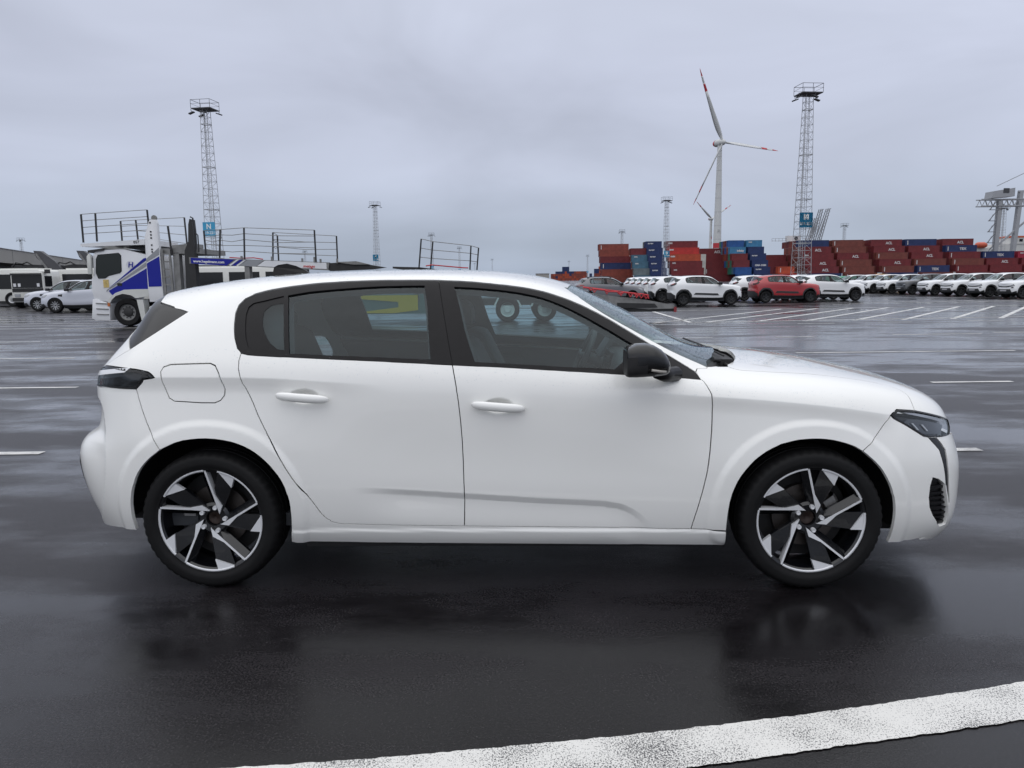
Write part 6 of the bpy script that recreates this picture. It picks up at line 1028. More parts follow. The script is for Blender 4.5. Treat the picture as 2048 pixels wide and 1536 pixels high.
# ================================================================ lattice lighting masts
M_MAST = mat('mast_galvanised', (.42, .43, .445), .5, .4, var=.2, vscale=.6); M_MASTD = mat('mast_dark', (.06, .062, .068), .5, .2)
M_SIGN = mat('sign_blue', (.04, .33, .56), .4, var=.08, vscale=1.2); M_SIGNW = mat('sign_white', (.78, .8, .8), .5)
def mast():
    root = empty('lighting_mast'); H = 26.75; zs = np.linspace(0, H, 27)
    hw = lambda z: 1.06 - .56 * z / H
    b = MB()
    for sx in (-1, 1):
        for sy in (-1, 1): b.bar((sx * hw(0), sy * hw(0), 0), (sx * hw(H), sy * hw(H), H), .06)
    b.build('legs', M_MAST, root)
    b = MB()
    for i, z in enumerate(zs):
        w = hw(z); t = .09 if i % 6 == 0 else .042
        for s in (-1, 1): b.bar((-w, s * w, z), (w, s * w, z), t); b.bar((s * w, -w, z), (s * w, w, z), t)
    tag(b.build('rungs', M_MAST, root), kind='stuff')
    b = MB()
    for i in range(26):
        z0, z1 = zs[i], zs[i + 1]; w0, w1 = hw(z0), hw(z1)
        for s in (-1, 1):
            d = 1 if i % 2 else -1
            b.bar((-w0 * d, s * w0, z0), (w1 * d, s * w1, z1), .026); b.bar((s * w0, -w0 * d, z0), (s * w1, w1 * d, z1), .026)
    tag(b.build('bracing', M_MAST, root), kind='stuff')
    b = MB()
    for s in (-.18, .18): b.bar((s, .15, .5), (s, .15, H), .05)
    for k in range(84): b.bar((-.18, .15, .6 + .3 * k), (.18, .15, .6 + .3 * k), .03)
    b.bar((-.45, .1, .5), (-.35, .1, H), .05); tag(b.build('ladder', M_MAST, root), kind='stuff')
    p = MB(); p.box(-1.5, 1.5, -1.3, 1.3, H - .02, H + .11); p.box(-.9, .9, -.7, .7, H + .11, H + .26)
    pf = p.build('platform', M_MASTD, root)
    r = MB()
    for x in (-1.5, 0, 1.5):
        for y in (-1.3, 1.3): r.bar((x, y, H + .1), (x, y, H + 1.25), .045)
    for y in (-1.3, 1.3): r.bar((-1.5, y, H + 1.25), (1.5, y, H + 1.25), .05); r.bar((-1.5, y, H + .7), (1.5, y, H + .7), .03)
    for x in (-1.5, 1.5): r.bar((x, -1.3, H + 1.25), (x, 1.3, H + 1.25), .05); r.bar((x, -1.3, H + .7), (x, 1.3, H + .7), .03)
    r.build('railing', M_MASTD, pf)
    for x, y, dx in ((-1.7, -.8, -1), (1.7, .8, 1), (-1.3, 1.2, -1), (.35, -1.25, .15)):
        f = MB(); f.prism([(-.42, -.10), (.36, .14), (.40, .02), (-.36, -.26)], y - .25, y + .25); f.bar((0, y, 0), (-.1, y, .5), .06)
        f.v = [(x + vx * (1 if dx > 0 else -1) * -1, vy, H - .45 + vz) for vx, vy, vz in f.v]; f.build('floodlight', M_MASTD, pf)
    return root
mast_proto = mast(); _mfirst = True
def put_mast(X, Z, label, sign=None, rz=0, cat='mast'):
    global _mfirst
    o = mast_proto if _mfirst else copy_tree(mast_proto); _mfirst = False
    place(o, X, Z, rz); tag(o, label, cat, 'lattice lighting masts')
    if sign:
        z0 = 8.35; s = MB().box(-1.03, .93, -1.02, -.96, z0, z0 + 2.1).build('sign', M_SIGN, o)
        text('sign_letter', sign[0], 1.05, M_SIGNW, s, (-.05, -1.03, z0 + 1.12), (1, 0, 0), (0, 0, 1), align='CENTER', bold=.03, ext=.004)
        text('sign_numbers', sign[1], .56, M_SIGNW, s, (-.05, -1.03, z0 + .34), (1, 0, 0), (0, 0, 1), align='CENTER', bold=.015, ext=.004)
    return o
put_mast(-44.9, 114, 'tall lattice lighting mast with blue N sign behind the transporter', ('N', '219-221'), R(-9))
put_mast(42.15, 108.7, 'tall lattice lighting mast with blue K sign beside the container stacks', ('K', '319-321'), R(6))
put_mast(-45.64, 256, 'lattice mast with small blue sign right of the transporter deck', ('M', '215-218'), R(-10))
put_mast(51.95, 251, 'lattice mast with blue sign standing between navy and red container stacks', ('J', '315-318'), R(8))
put_mast(191.5, 293, 'lattice mast with blue sign in front of the ship crane', ('I', '311-314'), R(4))
for X, Z, l in ((-44.2, 422, 'slim lattice mast above the short rear railing of the transporter'), (-40.4, 594, 'small lattice mast between the posts of the short rear railing'), (-172.5, 630, 'tiny lattice mast seen between wires above the long deck beam'),
                (61.2, 413, 'lattice mast rising behind the leftmost brown container stack'), (169.8, 383, 'lattice mast above the maroon container wall right of the K mast'), (-276.8, 426, 'lattice mast above the warehouse roof at far left'),
                (-23, 937, 'tiny lattice mast on the skyline above the white car roof'), (84.8, 827, 'small lattice mast left of the leftmost brown container stack'), (84, 1080, 'very small lattice mast above the low distant red containers'), (-55, 1150, 'tiny far lattice mast right of the short rear railing')):
    put_mast(X, Z, l)
# ================================================================ wind turbines
M_TUR = mat('turbine_white', (.56, .57, .57), .45, var=.05, vscale=.1); M_TRED = mat('turbine_red', (.45, .03, .04), .5)
def turbine(X, Z, hub, R_, angs, yawt, label, stripes=True):
    root = empty('wind_turbine'); place(root, X, Z); tag(root, label, 'wind turbine', 'wind turbines')
    nz = 10; tw = MB()
    tw.lathe([(3.3 - 1.75 * k / nz, hub * k / nz - .5 * (k == nz)) for k in range(nz + 1)], 32, ax='z'); t = tw.build('tower', M_TUR, root, True)
    for k in range(1, 10):
        r = 3.3 - 1.75 * k / nz; MB().lathe([(r + .02, hub * k / nz - .12), (r + .035, hub * k / nz), (r + .02, hub * k / nz + .12)], 32, ax='z').build('joint_ring', mat('joint_grey', (.38, .39, .40), .5), t, True)
    z0 = 22.4; r = 3.3 - 1.75 * z0 / hub; MB().lathe([(r + .03, z0), (r + .0, z0 + 3.6)], 32, ax='z').build('red_band', M_TRED, t, True)
    text('tower_mark', 'A', 3.2, mat('joint_grey'), t, (-.9, -3.12, 33.5), (1, 0, 0), (0, .02, 1), ext=.02)
    n = empty('nacelle', (0, 0, hub)); n.parent = root; n.rotation_euler = (0, 0, yawt)
    MB().lathe([(0, -2.8), (1.7, -2.2), (2.5, -.6), (2.6, 1.2), (2.4, 3.2), (1.6, 5.4), (0, 6.2)], 24, ax='y').build('housing', M_TUR, n, True)
    MB().lathe([(2.45, 3.2), (2.3, 4.0), (1.62, 5.45), (.9, 6.0), (0, 6.25)], 24, ax='y', o=(0, .03, 0)).build('red_tail', M_TRED, n, True)
    MB().lathe([(0, -5.2), (1.0, -4.9), (1.8, -4.0), (2.1, -2.9), (2.0, -2.1)], 24, ax='y').build('hub', M_TUR, n, True)
    for a in angs:
        a = R(a); u = Vector((math.cos(a), 0, math.sin(a))); v = Vector((-math.sin(a), 0, math.cos(a)))
        for nm, r0, r1, m_ in (('blade', 1.2, R_ * .70, M_TUR), ('blade_stripe', R_ * .70, R_ * .80, M_TRED), ('blade_end', R_ * .80, R_ * .90, M_TUR), ('blade_tip', R_ * .90, R_, M_TRED)):
            V, F = [], []; K = 8
            for i in range(K + 1):
                r_ = r0 + (r1 - r0) * i / K; f = r_ / R_
                ch = np.interp(f, [0, .04, .10, .22, .6, .9, 1], [1.5, 1.6, 2.6, 3.6, 2.2, 1.15, .25]); th = np.interp(f, [0, .05, .2, 1], [1.5, 1.4, .75, .12]); tw_ = np.interp(f, [0, .2, 1], [1.05, .75, .28])
                cv = v * math.cos(tw_) - Vector((0, -1, 0)) * math.sin(tw_); nv = v * math.sin(tw_) + Vector((0, -1, 0)) * math.cos(tw_)
                base = u * r_ + Vector((0, -3.4 - 1.6 * f * f, 0))
                for cx, ty in ((-.35, 0), (-.15, .5), (.2, .35), (.65, 0), (.2, -.35), (-.15, -.5)): V.append(base + cv * (cx * ch) + nv * (ty * th))
            for i in range(K):
                for k in range(6): F.append((i * 6 + k, i * 6 + (k + 1) % 6, (i + 1) * 6 + (k + 1) % 6, (i + 1) * 6 + k))
            F += [tuple(range(6)), tuple(K * 6 + k for k in range(6))]
            meshobj(nm, V, F, m_, n, True)
    return root
turbine(148.4, 540, 95.5, 52, (118, -3, 238), R(28), 'large wind turbine with red-striped blades above the container stacks')
turbine(319, 1200, 94, 40, (140, 33, 268), R(20), 'small distant wind turbine half hidden behind the tower of the large one')
# ================================================================ shipping containers
COLS = {'rust': (.23, .055, .038), 'brown': (.17, .048, .036), 'maroon': (.155, .022, .026), 'navy': (.018, .035, .115), 'blue': (.02, .085, .26), 'steel': (.065, .15, .215), 'slate': (.15, .18, .19), 'red': (.42, .035, .03), 'orange': (.40, .07, .03), 'sky': (.05, .20, .36), 'green': (.03, .17, .12), 'crimson': (.30, .02, .045), 'white': (.60, .60, .56), 'grey': (.2, .2, .2)}
CNAME = {'rust': 'rust red', 'brown': 'brown', 'maroon': 'maroon', 'navy': 'navy', 'blue': 'bright blue', 'steel': 'steel blue', 'slate': 'slate grey', 'red': 'bright red', 'orange': 'orange red', 'sky': 'light blue', 'green': 'green', 'crimson': 'crimson', 'white': 'white', 'grey': 'grey'}
for k, c in list(COLS.items()): COLS[k] = mat('container_' + k, c, .5, 0, 0, .4, var=.3, vscale=.8, rvar=.1)
M_CLOGO = mat('container_logo', (.55, .55, .55), .5)
def container_mesh(L, H=2.59, Wd=2.44):
    b = MB(); d = .045
    def corr(fn, span, n):
        pts = []
        for i in range(n):
            p = span / n; x = i * p; pts += [(x + p * .05, 0), (x + p * .30, 0), (x + p * .42, d), (x + p * .80, d), (x + p * .95, 0)]
        for (x0, y0), (x1, y1) in zip(pts[:-1], pts[1:]):
            b._a([fn(x0, y0, .16), fn(x1, y1, .16), fn(x1, y1, H - .12), fn(x0, y0, H - .12)], [(0, 1, 2, 3)])
    n = int(L / .42)
    corr(lambda x, y, z: (.12 + x, .03 + y, z), L - .24, n); corr(lambda x, y, z: (L - .12 - x, Wd - .03 - y, z), L - .24, n)
    corr(lambda x, y, z: (L - .03 - y, .12 + x, z), Wd - .24, 8)
    b._a([(.04, .12, .16), (.04, .12, H - .12), (.04, Wd - .12, H - .12), (.04, Wd - .12, .16)], [(0, 1, 2, 3)])     # door end
    for y in (.55, .95, 1.5, 1.9): b.bar((.0, y, .15), (.0, y, H - .12), .05)
    b._a([(.1, .1, H - .04), (L - .1, .1, H - .04), (L - .1, Wd - .1, H - .04), (.1, Wd - .1, H - .04)], [(0, 1, 2, 3)])
    for x0, x1 in ((0, .14), (L - .14, L)):
        for y0, y1 in ((0, .14), (Wd - .14, Wd)): b.box(x0, x1, y0, y1, 0, H)
    for z0, z1 in ((0, .17), (H - .13, H - .003)):
        b.box(.14, L - .14, .004, .10, z0, z1); b.box(.14, L - .14, Wd - .10, Wd - .004, z0, z1); b.box(.004, .10, .14, Wd - .14, z0, z1); b.box(L - .10, L - .004, .14, Wd - .14, z0, z1)
    me = bpy.data.meshes.new('container'); me.from_pydata(b.v, [], b.f); me.update(); me.materials.append(COLS['rust']); return me
CM = {40: container_mesh(12.19), 20: container_mesh(6.06)}
def logo_mesh(s, size, w=1.0):
    h = empty('tmp'); o = text('lettering', s, size, M_CLOGO, h, (0, 0, 0), (1, 0, 0), (0, 0, 1), ext=.01, align='CENTER', bold=.05, sx=w); me = o.data
    bpy.data.objects.remove(o); bpy.data.objects.remove(h); return me
LOGO = {'A': logo_mesh('ACL', 1.35), 'T': logo_mesh('TEX', 1.25, 1.15), 'I': logo_mesh('infinity', 1.0), 'M': logo_mesh('CMA CGM', .9), 'H': logo_mesh('HMM', .75), 'N': logo_mesh('NYK', .6), 'F': logo_mesh('FLORENS', .5)}
bar_m = MB().box(0, .30, -.012, 0, .1, 1.7); BARM = bpy.data.meshes.new('stripe'); BARM.from_pydata(bar_m.v, [], bar_m.f); BARM.materials.append(M_CLOGO)
_cc = 0
def container(X, Z, z, L, colour, label, group, rz=0, logo=None):
    o = bpy.data.objects.new('shipping_container', CM[L]); C.objects.link(o)
    o.material_slots[0].link = 'OBJECT'; o.material_slots[0].material = COLS[colour]; place(o, X, Z, rz, z); tag(o, label, 'container', group)
    if logo:
        for ch in logo:
            if ch == '|': q = bpy.data.objects.new('stripe', BARM); q.location = (.75, .0, .35)
            else:
                q = bpy.data.objects.new('lettering', LOGO[ch]); q.location = {'A': (L * .3048 * .58, -.02, .75), 'T': (L * .3048 * .55, -.02, .78), 'I': (4.0, -.02, .8), 'M': (3.2, -.02, .4), 'H': (1.5, -.02, 1.5), 'N': (1.5, -.02, 1.6), 'F': (1.7, -.02, 1.55)}[ch]
            C.objects.link(q); q.parent = o
    return o
ORD = ['top', 'second', 'third', 'fourth', 'fifth', 'bottom']
def block(name, X, Ztop, L, cols, rows=2, logos=None, back=('maroon', 'brown', 'rust'), step=2.52, stepz=None):
    n = len(cols)
    for i, c in enumerate(cols):                          # i = 0 is the top level
        lev = n - 1 - i; Zf = Ztop - step * i
        lv = ORD[i] if i < n - 1 else 'bottom'
        container(X, Zf, lev * 2.6, L, c, f'{CNAME[c]} container, {lv} level of the {name}', 'containers in ' + name, logo=(logos or {}).get(i))
        for r in range(1, rows + 0):
            if lev * 2.6 < 2: continue
            cb_ = back[(i * 3 + r * 5 + r * r) % len(back)]
            container(X, Zf + 2.52 * r, lev * 2.6, L, cb_, f'{CNAME[cb_]} container, {lv} level, {["", "second", "third", "fourth", "fifth", "sixth", "seventh"][r]} row back, {name}', 'containers in ' + name)
block('leftmost brown stack', 36.4, 309, 40, ['rust', 'rust', 'maroon', 'navy', 'rust', 'rust'], 2, {0: '|', 3: '|'})
block('low steel blue stack', 46.5, 290, 20, ['maroon', 'steel', 'steel', 'slate', 'steel'], 2, {1: 'N', 2: 'N', 4: 'N'}, ('brown', 'slate', 'navy'))
block('narrow navy stack', 52.4, 290.5, 20, ['navy'] * 6, 3, {0: 'F', 1: 'F', 2: 'F', 3: 'F', 4: 'F', 5: 'F'}, ('navy', 'navy', 'grey'))
block('bright red stack', 60.2, 290.5, 40, ['maroon', 'red', 'orange', 'maroon', 'maroon', 'maroon'], 2, {0: 'H', 1: 'H', 2: 'H', 3: 'N', 4: 'N'})
for k_, lv_ in enumerate(('lowest', 'second', 'third', 'top')): container(75.0, 288, 2.6 * k_, 20, 'white', f'white container end, {lv_} in the narrow white stack beside the red one', 'narrow white stack', rz=R(90))
block('maroon stack below the wind turbine', 75.6, 300, 40, ['maroon'] * 5, 4, {0: 'A', 1: '|', 2: '|', 3: '|'})
block('mixed blue and red stack', 84.0, 290, 20, ['blue', 'sky', 'maroon', 'maroon', 'blue', 'blue'], 5, {1: 'I', 5: 'F'}, ('brown', 'green', 'rust', 'blue', 'steel', 'green', 'maroon'))
block('navy stack with light blue top', 91.0, 290, 20, ['sky', 'navy', 'navy', 'navy', 'navy', 'navy'], 2, {0: 'N', 2: 'F', 3: 'M', 4: 'F', 5: 'F'}, ('navy', 'grey', 'navy'))
block('low orange red stack', 98.6, 276, 20, ['orange', 'red'], 2, {0: '|', 1: 'N'})
block('maroon stack behind the orange one', 100.2, 306, 40, ['maroon'] * 4, 3)
block('wall column behind the K mast', 113.2, 296, 40, ['navy', 'maroon', 'maroon', 'maroon', 'maroon', 'navy'], 7, {1: 'A', 2: 'H', 3: 'A', 4: 'A', 5: 'M'}, ('brown', 'maroon', 'brown', 'brown', 'rust'))
block('first wall column right of the K mast', 127.0, 296.5, 40, ['brown', 'brown', 'maroon', 'brown', 'brown', 'brown'], 5, {0: '|', 1: '|', 2: 'A', 3: '|', 4: '|', 5: '|'}, ('brown', 'maroon', 'navy'))
block('second wall column right of the K mast', 142.2, 296.5, 40, ['maroon', 'maroon', 'brown', 'maroon', 'brown', 'navy'], 3, {0: 'A', 1: 'A', 2: '|', 3: 'A', 4: '|'})
block('third wall column right of the K mast', 155.8, 296.5, 40, ['navy', 'maroon', 'maroon', 'brown', 'navy', 'brown'], 3, {0: '|', 1: 'A', 2: 'A', 3: '|', 4: '|T', 5: '|'}, ('navy', 'maroon', 'brown'))
block('fourth wall column right of the K mast', 170.4, 296.5, 40, ['maroon', 'navy', 'maroon', 'brown', 'maroon', 'maroon'], 3, {0: 'A', 1: '|T', 2: '|', 3: '|', 4: '|'}, ('maroon', 'navy', 'brown'))
block('low wall column below the ship crane', 183.6, 291.5, 40, ['navy', 'maroon', 'maroon', 'maroon'], 2, {0: '|T', 1: 'A'})
block('last wall column at the right edge', 197.2, 291.5, 40, ['crimson', 'maroon', 'maroon', 'maroon'], 2, {0: 'N'})
# cooling unit on the wall
b = MB(); b.box(0, 5.5, 0, 2.3, 0, 2.2); b.build('cooling_unit', mat('unit_white', (.62, .63, .63), .5), None)
cu = bpy.data.objects['cooling_unit']; place(cu, 112.2, 305, 0, 15.7); tag(cu, 'white box with round fan on top of the maroon container wall', 'unit')
MB().lathe([(0, -.02), (.8, -.02), (.8, .0)], 16, (3.6, 0, 1.1)).build('fan', M_MASTD, cu)
b = MB()
for k in range(12): b.bar((-6 + 1.4 * k, .5, 0), (-6 + 1.4 * k, .5, 1.2), .12)
b.bar((-6, .5, 1.2), (10, .5, 1.2), .12); b.bar((-6, .5, .2), (10, .5, .2), .16); b.build('railing', M_MAST, cu)
# distant low stacks, seen end on
far = [(0, 3, 'rrr'), (1, 3, 'oro'), (2, 4, 'rnrn'), (3, 4, 'oorn'), (4, 4, 'rorn'), (5, 6, 'oronnn'), (6, 6, 'rooonn'), (7, 6, 'roonnn'), (8, 4, 'ronn'), (9, 4, 'orrn'), (10, 4, 'rorr'), (11, 4, 'orro'), (12, 4, 'rrro'), (13, 4, 'orrr'), (14, 4, 'rorr'), (15, 4, 'orrr'), (17, 3, 'nnn'), (19, 5, 'orrnn'), (20, 5, 'rornn'), (21, 6, 'orroro'), (22, 6, 'rrornr'), (23, 6, 'orrror'), (24, 6, 'rrorno'), (25, 6, 'orrorr')]
fc = {'r': 'rust', 'o': 'orange', 'n': 'navy'}
for k, n_, s in far:
    for i in range(n_):
        container(48.2 + 2.6 * k, 850, 2.6 * i, 20, fc[s[i]], f'tiny {CNAME[fc[s[i]]]} skyline container, stack {["one","two","three","four","five","six","seven","eight","nine","ten","eleven","twelve","thirteen","fourteen","fifteen","sixteen","","seventeen","","eighteen","nineteen","twenty","twenty-one","twenty-two","twenty-three","twenty-four"][k]} from left, {["lowest","second","third","fourth","fifth","sixth"][i]} level', 'distant containers seen end on', rz=R(90))
# ================================================================ warehouse, buses, lorries on the left
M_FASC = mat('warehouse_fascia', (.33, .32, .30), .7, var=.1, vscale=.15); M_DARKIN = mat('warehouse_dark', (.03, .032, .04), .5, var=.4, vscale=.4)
wh = empty('warehouse'); tag(wh, 'long low warehouse with grey fascia receding behind the white buses', 'building')
A, B_ = W(-83, 120), W(-113.5, 203); d = (B_ - A).normalized(); nrm = Vector((d.y, -d.x, 0))
if nrm.dot(W(0, 0) - A) < 0: nrm = -nrm
A0 = A - d * 40; B0 = B_ + d * 60
def slab(name, z0, z1, off0, off1, m_, a=A0, b_=B0):
    V = []
    for p in (a, b_):
        for o in (off0, off1): V += [p + nrm * o + Vector((0, 0, z0)), p + nrm * o + Vector((0, 0, z1))]
    return meshobj(name, V, [(0, 1, 3, 2), (4, 6, 7, 5), (0, 4, 5, 1), (2, 3, 7, 6), (1, 5, 7, 3), (0, 2, 6, 4)], m_, wh)
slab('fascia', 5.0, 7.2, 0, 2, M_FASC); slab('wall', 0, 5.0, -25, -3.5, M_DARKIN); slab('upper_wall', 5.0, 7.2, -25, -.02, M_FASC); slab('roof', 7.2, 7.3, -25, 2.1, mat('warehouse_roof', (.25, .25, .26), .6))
for k in range(12):
    p = A0 + d * (10 + 13 * k); slab('loading_door', .2, 3.6, -3.4, -3.3, mat('door_bluegrey', (.08, .10, .15), .5), p, p + d * 5)
for k in range(9): p = A0 + d * (6 + 19 * k); slab('fascia_joint', 5.0, 7.2, 2.0, 2.03, mat('joint_dark', (.2, .2, .19), .6), p, p + d * .25)
hall = MB().box(0, 26, 0, 20, 0, 7.2).build('warehouse_hall', M_FASC); place(hall, -118, 250); tag(hall, 'pale flat-roofed hall seen under the transporter deck beam', 'building'); MB().box(-.3, 26.3, -.3, 20.3, 7.2, 7.5).build('roof_edge', mat('warehouse_roof'), hall)
hall2 = MB().box(0, 14, 0, 20, 0, 7.5).build('warehouse_hall', M_FASC); place(hall2, 28, 820); tag(hall2, 'far pale hall on the skyline left of the distant containers', 'building'); MB().box(-.3, 14.3, -.3, 20.3, 7.5, 8.2).build('roof_edge', mat('warehouse_roof'), hall2)
M_BUS = mat('bus_white', (.70, .70, .66), .4, 0, .4, var=.04, vscale=1); M_BWIN = mat('bus_window', (.012, .013, .015), .15, spec=.35)
def bus(X0, X1, Z, label, doors=()):
    root = empty('bus'); place(root, X0, Z); tag(root, label, 'bus', 'white buses parked behind the transporter'); Lb = X1 - X0
    MB().prism([(0, .35), (Lb, .35), (Lb, 2.3), (Lb - .12, 2.43), (.12, 2.43), (0, 2.3)], 0, 2.5).build('body', M_BUS, root, bevel=.03, auto=.6)
    x = .35
    while x < Lb - .8:
        w = min(2.05, Lb - .3 - x); MB().box(x, x + w, -.02, .05, 1.15, 2.12).build('window', M_BWIN, root); x += w + .42
    MB().box(.1, Lb - .1, .05, 2.4, .2, .36).build('underframe', M_DRK, root); MB().box(.4, Lb - .4, .4, 2.0, 2.43, 2.52).build('roof_unit', M_BUS, root)
    for xw in (2.4, Lb - 2.0):
        b = MB(); b.lathe([(.26, -.06), (.30, -.08), (.45, -.08), (.47, -.04), (.47, .2)], 28); w_ = b.build('wheel', M_RUB, root, True, auto=.7); w_.location = (xw, .02, .47)
        MB().lathe([(.26, -.06), (.2, .02), (.12, -.02), (0, -.02)], 24).build('rim', M_SILV, w_, True, auto=.5)
    return root
bus(-42.4, -31.45, 50, 'white bus at the far left edge behind the silver suvs'); bus(-31.2, -24.6, 51.5, 'white bus between the two crane lorries and the transporter cab'); bus(-24.3, -15.6, 50.5, 'white bus behind the transporter deck, only its roof line showing')
# lorry cab facing us
lc = empty('lorry'); place(lc, -30.9, 46.2, R(4)); tag(lc, 'white lorry cab facing the camera between the white buses', 'truck')
MB().prism([(0, .35), (1.95, .35), (1.95, 1.9), (1.9, 2.25), (.1, 2.25), (0, 1.9)], 0, 2.0).build('cab', M_BUS, lc, bevel=.05, auto=.6)
ws = MB().box(.08, 1.87, -.02, .04, 1.22, 2.02).build('windscreen', M_BWIN, lc); MB().box(.06, 1.89, -.03, .03, .98, 1.2).build('front_panel', M_BLK, lc)
for x in (.15, .42, 1.55): MB().box(x, x + .16, -.035, -.022, 1.3, 1.5).build('windscreen_note', M_TWH, ws)
MB().box(.1, 1.85, -.2, .1, 2.0, 2.12).build('sun_visor', M_DRK, lc); MB().box(.02, 1.93, -.03, .1, .4, .62).build('bumper', M_DRK, lc)
MB().box(1.93, 1.97, .15, .95, 1.3, 1.95).build('side_window', M_BWIN, lc); MB().box(2.0, 2.2, .1, .4, 2.1, 2.35).build('roof_beacon', M_DRK, lc)
for x in (.18, 1.45): MB().box(x, x + .32, -.04, .02, .68, .85).build('headlamp', M_HLAMP, lc)
for x in (.05, 1.6):
    b = MB(); b.lathe([(.2, 0), (.45, 0), (.45, .3), (.2, .3)], 20, ax='x'); o = b.build('wheel', M_RUB, lc, True, auto=.6); o.location = (x, .6, .45)
# loader cranes on lorries behind
M_CRN = mat('loader_crane_grey', (.07, .07, .075), .4, var=.2, vscale=2)
def loader(X, Z, label, flip=1):
    root = empty('crane_lorry'); place(root, X, Z); tag(root, label, 'truck', 'lorries with folded loader cranes')
    MB().box(-1.0, 5.5, 0, 2.4, .9, 1.2).build('chassis', M_DRK, root); MB().box(-3.2, -1.1, 0, 2.4, .5, 2.5).build('cab', M_DRK, root, bevel=.1, auto=.6)
    for x in (-2.2, 2.6, 3.9):
        b = MB(); b.lathe([(.25, -.02), (.5, -.02), (.5, .3), (.25, .3)], 20); w_ = b.build('wheel', M_RUB, root, True, auto=.6); w_.location = (x, .1, .5)
    cr_ = MB().prism([(-.15, 4.15), (.42, 4.12), (1.5, 3.3), (2.2, 2.45), (1.2, 2.4), (.75, 2.9), (.05, 3.6)], .9, 1.3).build('crane_arm', M_CRN, root)
    MB().prism([(.0, 3.9), (.12, 3.95), (.95, 2.7), (.8, 2.6)], .82, .9).build('hydraulic_ram', M_GALV, cr_)
    MB().prism([(-2.0, 2.5), (.7, 2.5), (.6, 3.0), (-.4, 3.05), (-1.1, 2.95), (-1.9, 3.0)], .7, 1.6).build('crane_base', M_DRK, root)
    b = MB(); b.tube([(-1.8, .7, 2.9), (-1.5, .7, 3.2), (-1.0, .7, 3.1), (-.6, .7, 3.25), (-.2, .7, 3.0)], .06, 6); b.build('hose', M_POST, root)
    return root
loader(-38.5, 60, 'dark lorry with folded loader crane at the left, red lettering on its arm'); loader(-35.3, 60.5, 'dark lorry with folded loader crane nearer the transporter cab')
# ================================================================ ship crane, jib cranes, ship, digger
M_CRG = mat('crane_grey', (.33, .34, .36), .5, var=.08, vscale=.2)
sc_ = empty('ship_crane'); place(sc_, 0, 420); tag(sc_, 'grey ship-to-shore gantry crane at the right edge', 'crane')
def cp(name, b, m_=M_CRG): return b.build(name, m_, sc_)
cp('leg', MB().prism([(270.2, 0), (272.6, 0), (273.4, 42), (271.2, 42)], 0, 2.4)); cp('leg', MB().prism([(280.0, 0), (282.0, 0), (284.6, 47), (282.6, 47)], 0, 2.4))
g = MB()
for y in (0, 5):
    for z in (39.2, 42.8): g.bar((261.5, y, z), (330, y, z), .55)
    for k in range(23): x = 262 + 3 * k; g.bar((x, y, 39.2), (x + 1.5, y, 42.8), .25); g.bar((x + 1.5, y, 42.8), (x + 3, y, 39.2), .25)
cp('girder', g)
cp('machine_house', MB().prism([(266.5, 43.4), (279, 44.2), (279, 48.8), (267, 47.0)], -1, 6)); cp('house_window', MB().box(272.5, 275.8, -1.1, -1.02, 46, 48.6), M_MASTD)
s = MB()
for k in range(5):
    z = 13 + 6 * k; s.bar((266.0, -.5, z), (269.8, -.5, z + 5), .35); s.bar((265.6, -.5, z), (270.2, -.5, z), .35); s.bar((266.4, -.5, z), (268.2, -.5, z + 3.4), .3)
s.bar((269.6, -.5, 4), (270.4, -.5, 42), .3); cp('stairs', s, mat('stair_grey', (.16, .165, .18), .5))
s = MB(); s.bar((270, 1, 50), (330, 1, 78), .35); s.bar((282, 1, 47), (330, 1, 49), .9); s.bar((262, 1, 8), (300, 1, 42), .9); cp('stays', s)
M_JIB = mat('jib_grey', (.25, .26, .28), .5)
def jib(X, h0, h1, dx, label):
    o = empty('jib_crane'); place(o, X, 450); tag(o, label, 'crane', 'far jib cranes')
    b = MB()
    for s_ in (-1.2, 1.2): b.bar((s_, 0, h0), (dx + s_ * .4, 0, h1), .45); b.bar((s_, 3, h0), (dx + s_ * .4, 3, h1), .45)
    for k in range(10):
        f = k / 10; b.bar((-1.2 + dx * f, 0, h0 + (h1 - h0) * f), (1.2 + dx * (f + .1), 0, h0 + (h1 - h0) * (f + .1)), .22)
    b.build('boom', M_JIB, o); MB().prism([(-3, 0), (3, 0), (2, h0), (-2, h0)], 0, 6).build('pedestal', M_JIB, o)
    return o
jib(184.3, 22, 41.5, 5.5, 'tall slanted jib crane boom just right of the K mast'); jib(181.0, 22, 41.2, 4.5, 'jib crane boom parallel to and left of the tallest one'); jib(178.6, 22, 36, 3.4, 'shorter jib crane boom beside the K mast')
sp_ = empty('cargo_ship'); place(sp_, 0, 450); tag(sp_, 'white ship superstructure with orange trim behind the ship crane', 'ship')
MB().box(292, 345, 0, 20, 0, 19.5).build('superstructure', mat('ship_white', (.62, .62, .60), .5), sp_); MB().box(299, 345, -.5, 12, 19.5, 23.2).build('bridge', mat('ship_white'), sp_); MB().box(298.5, 345, -.7, 12.2, 23.2, 24.2).build('bridge_roof', mat('ship_orange', (.55, .12, .05), .5), sp_)
for k in range(7): MB().box(301 + 3.2 * k, 303 + 3.2 * k, -.6, -.48, 20.8, 22.4).build('bridge_window', M_BWIN, sp_)
MB().box(276, 292, 2, 18, 0, 17.4).build('deck_house', mat('ship_white'), sp_)
MB().lathe([(0, 0), (1.2, .3), (1.8, 1.6), (1.8, 5.2), (1.2, 6.6), (0, 7)], 14, (279.0, 1, 19.0), ax='x').build('lifeboat', mat('lifeboat_orange', (.55, .10, .05), .45), sp_, True)
dg = empty('digger'); place(dg, 35.9, 75); tag(dg, 'yellow digger with its arm lowered behind the parked compact cars', 'digger')
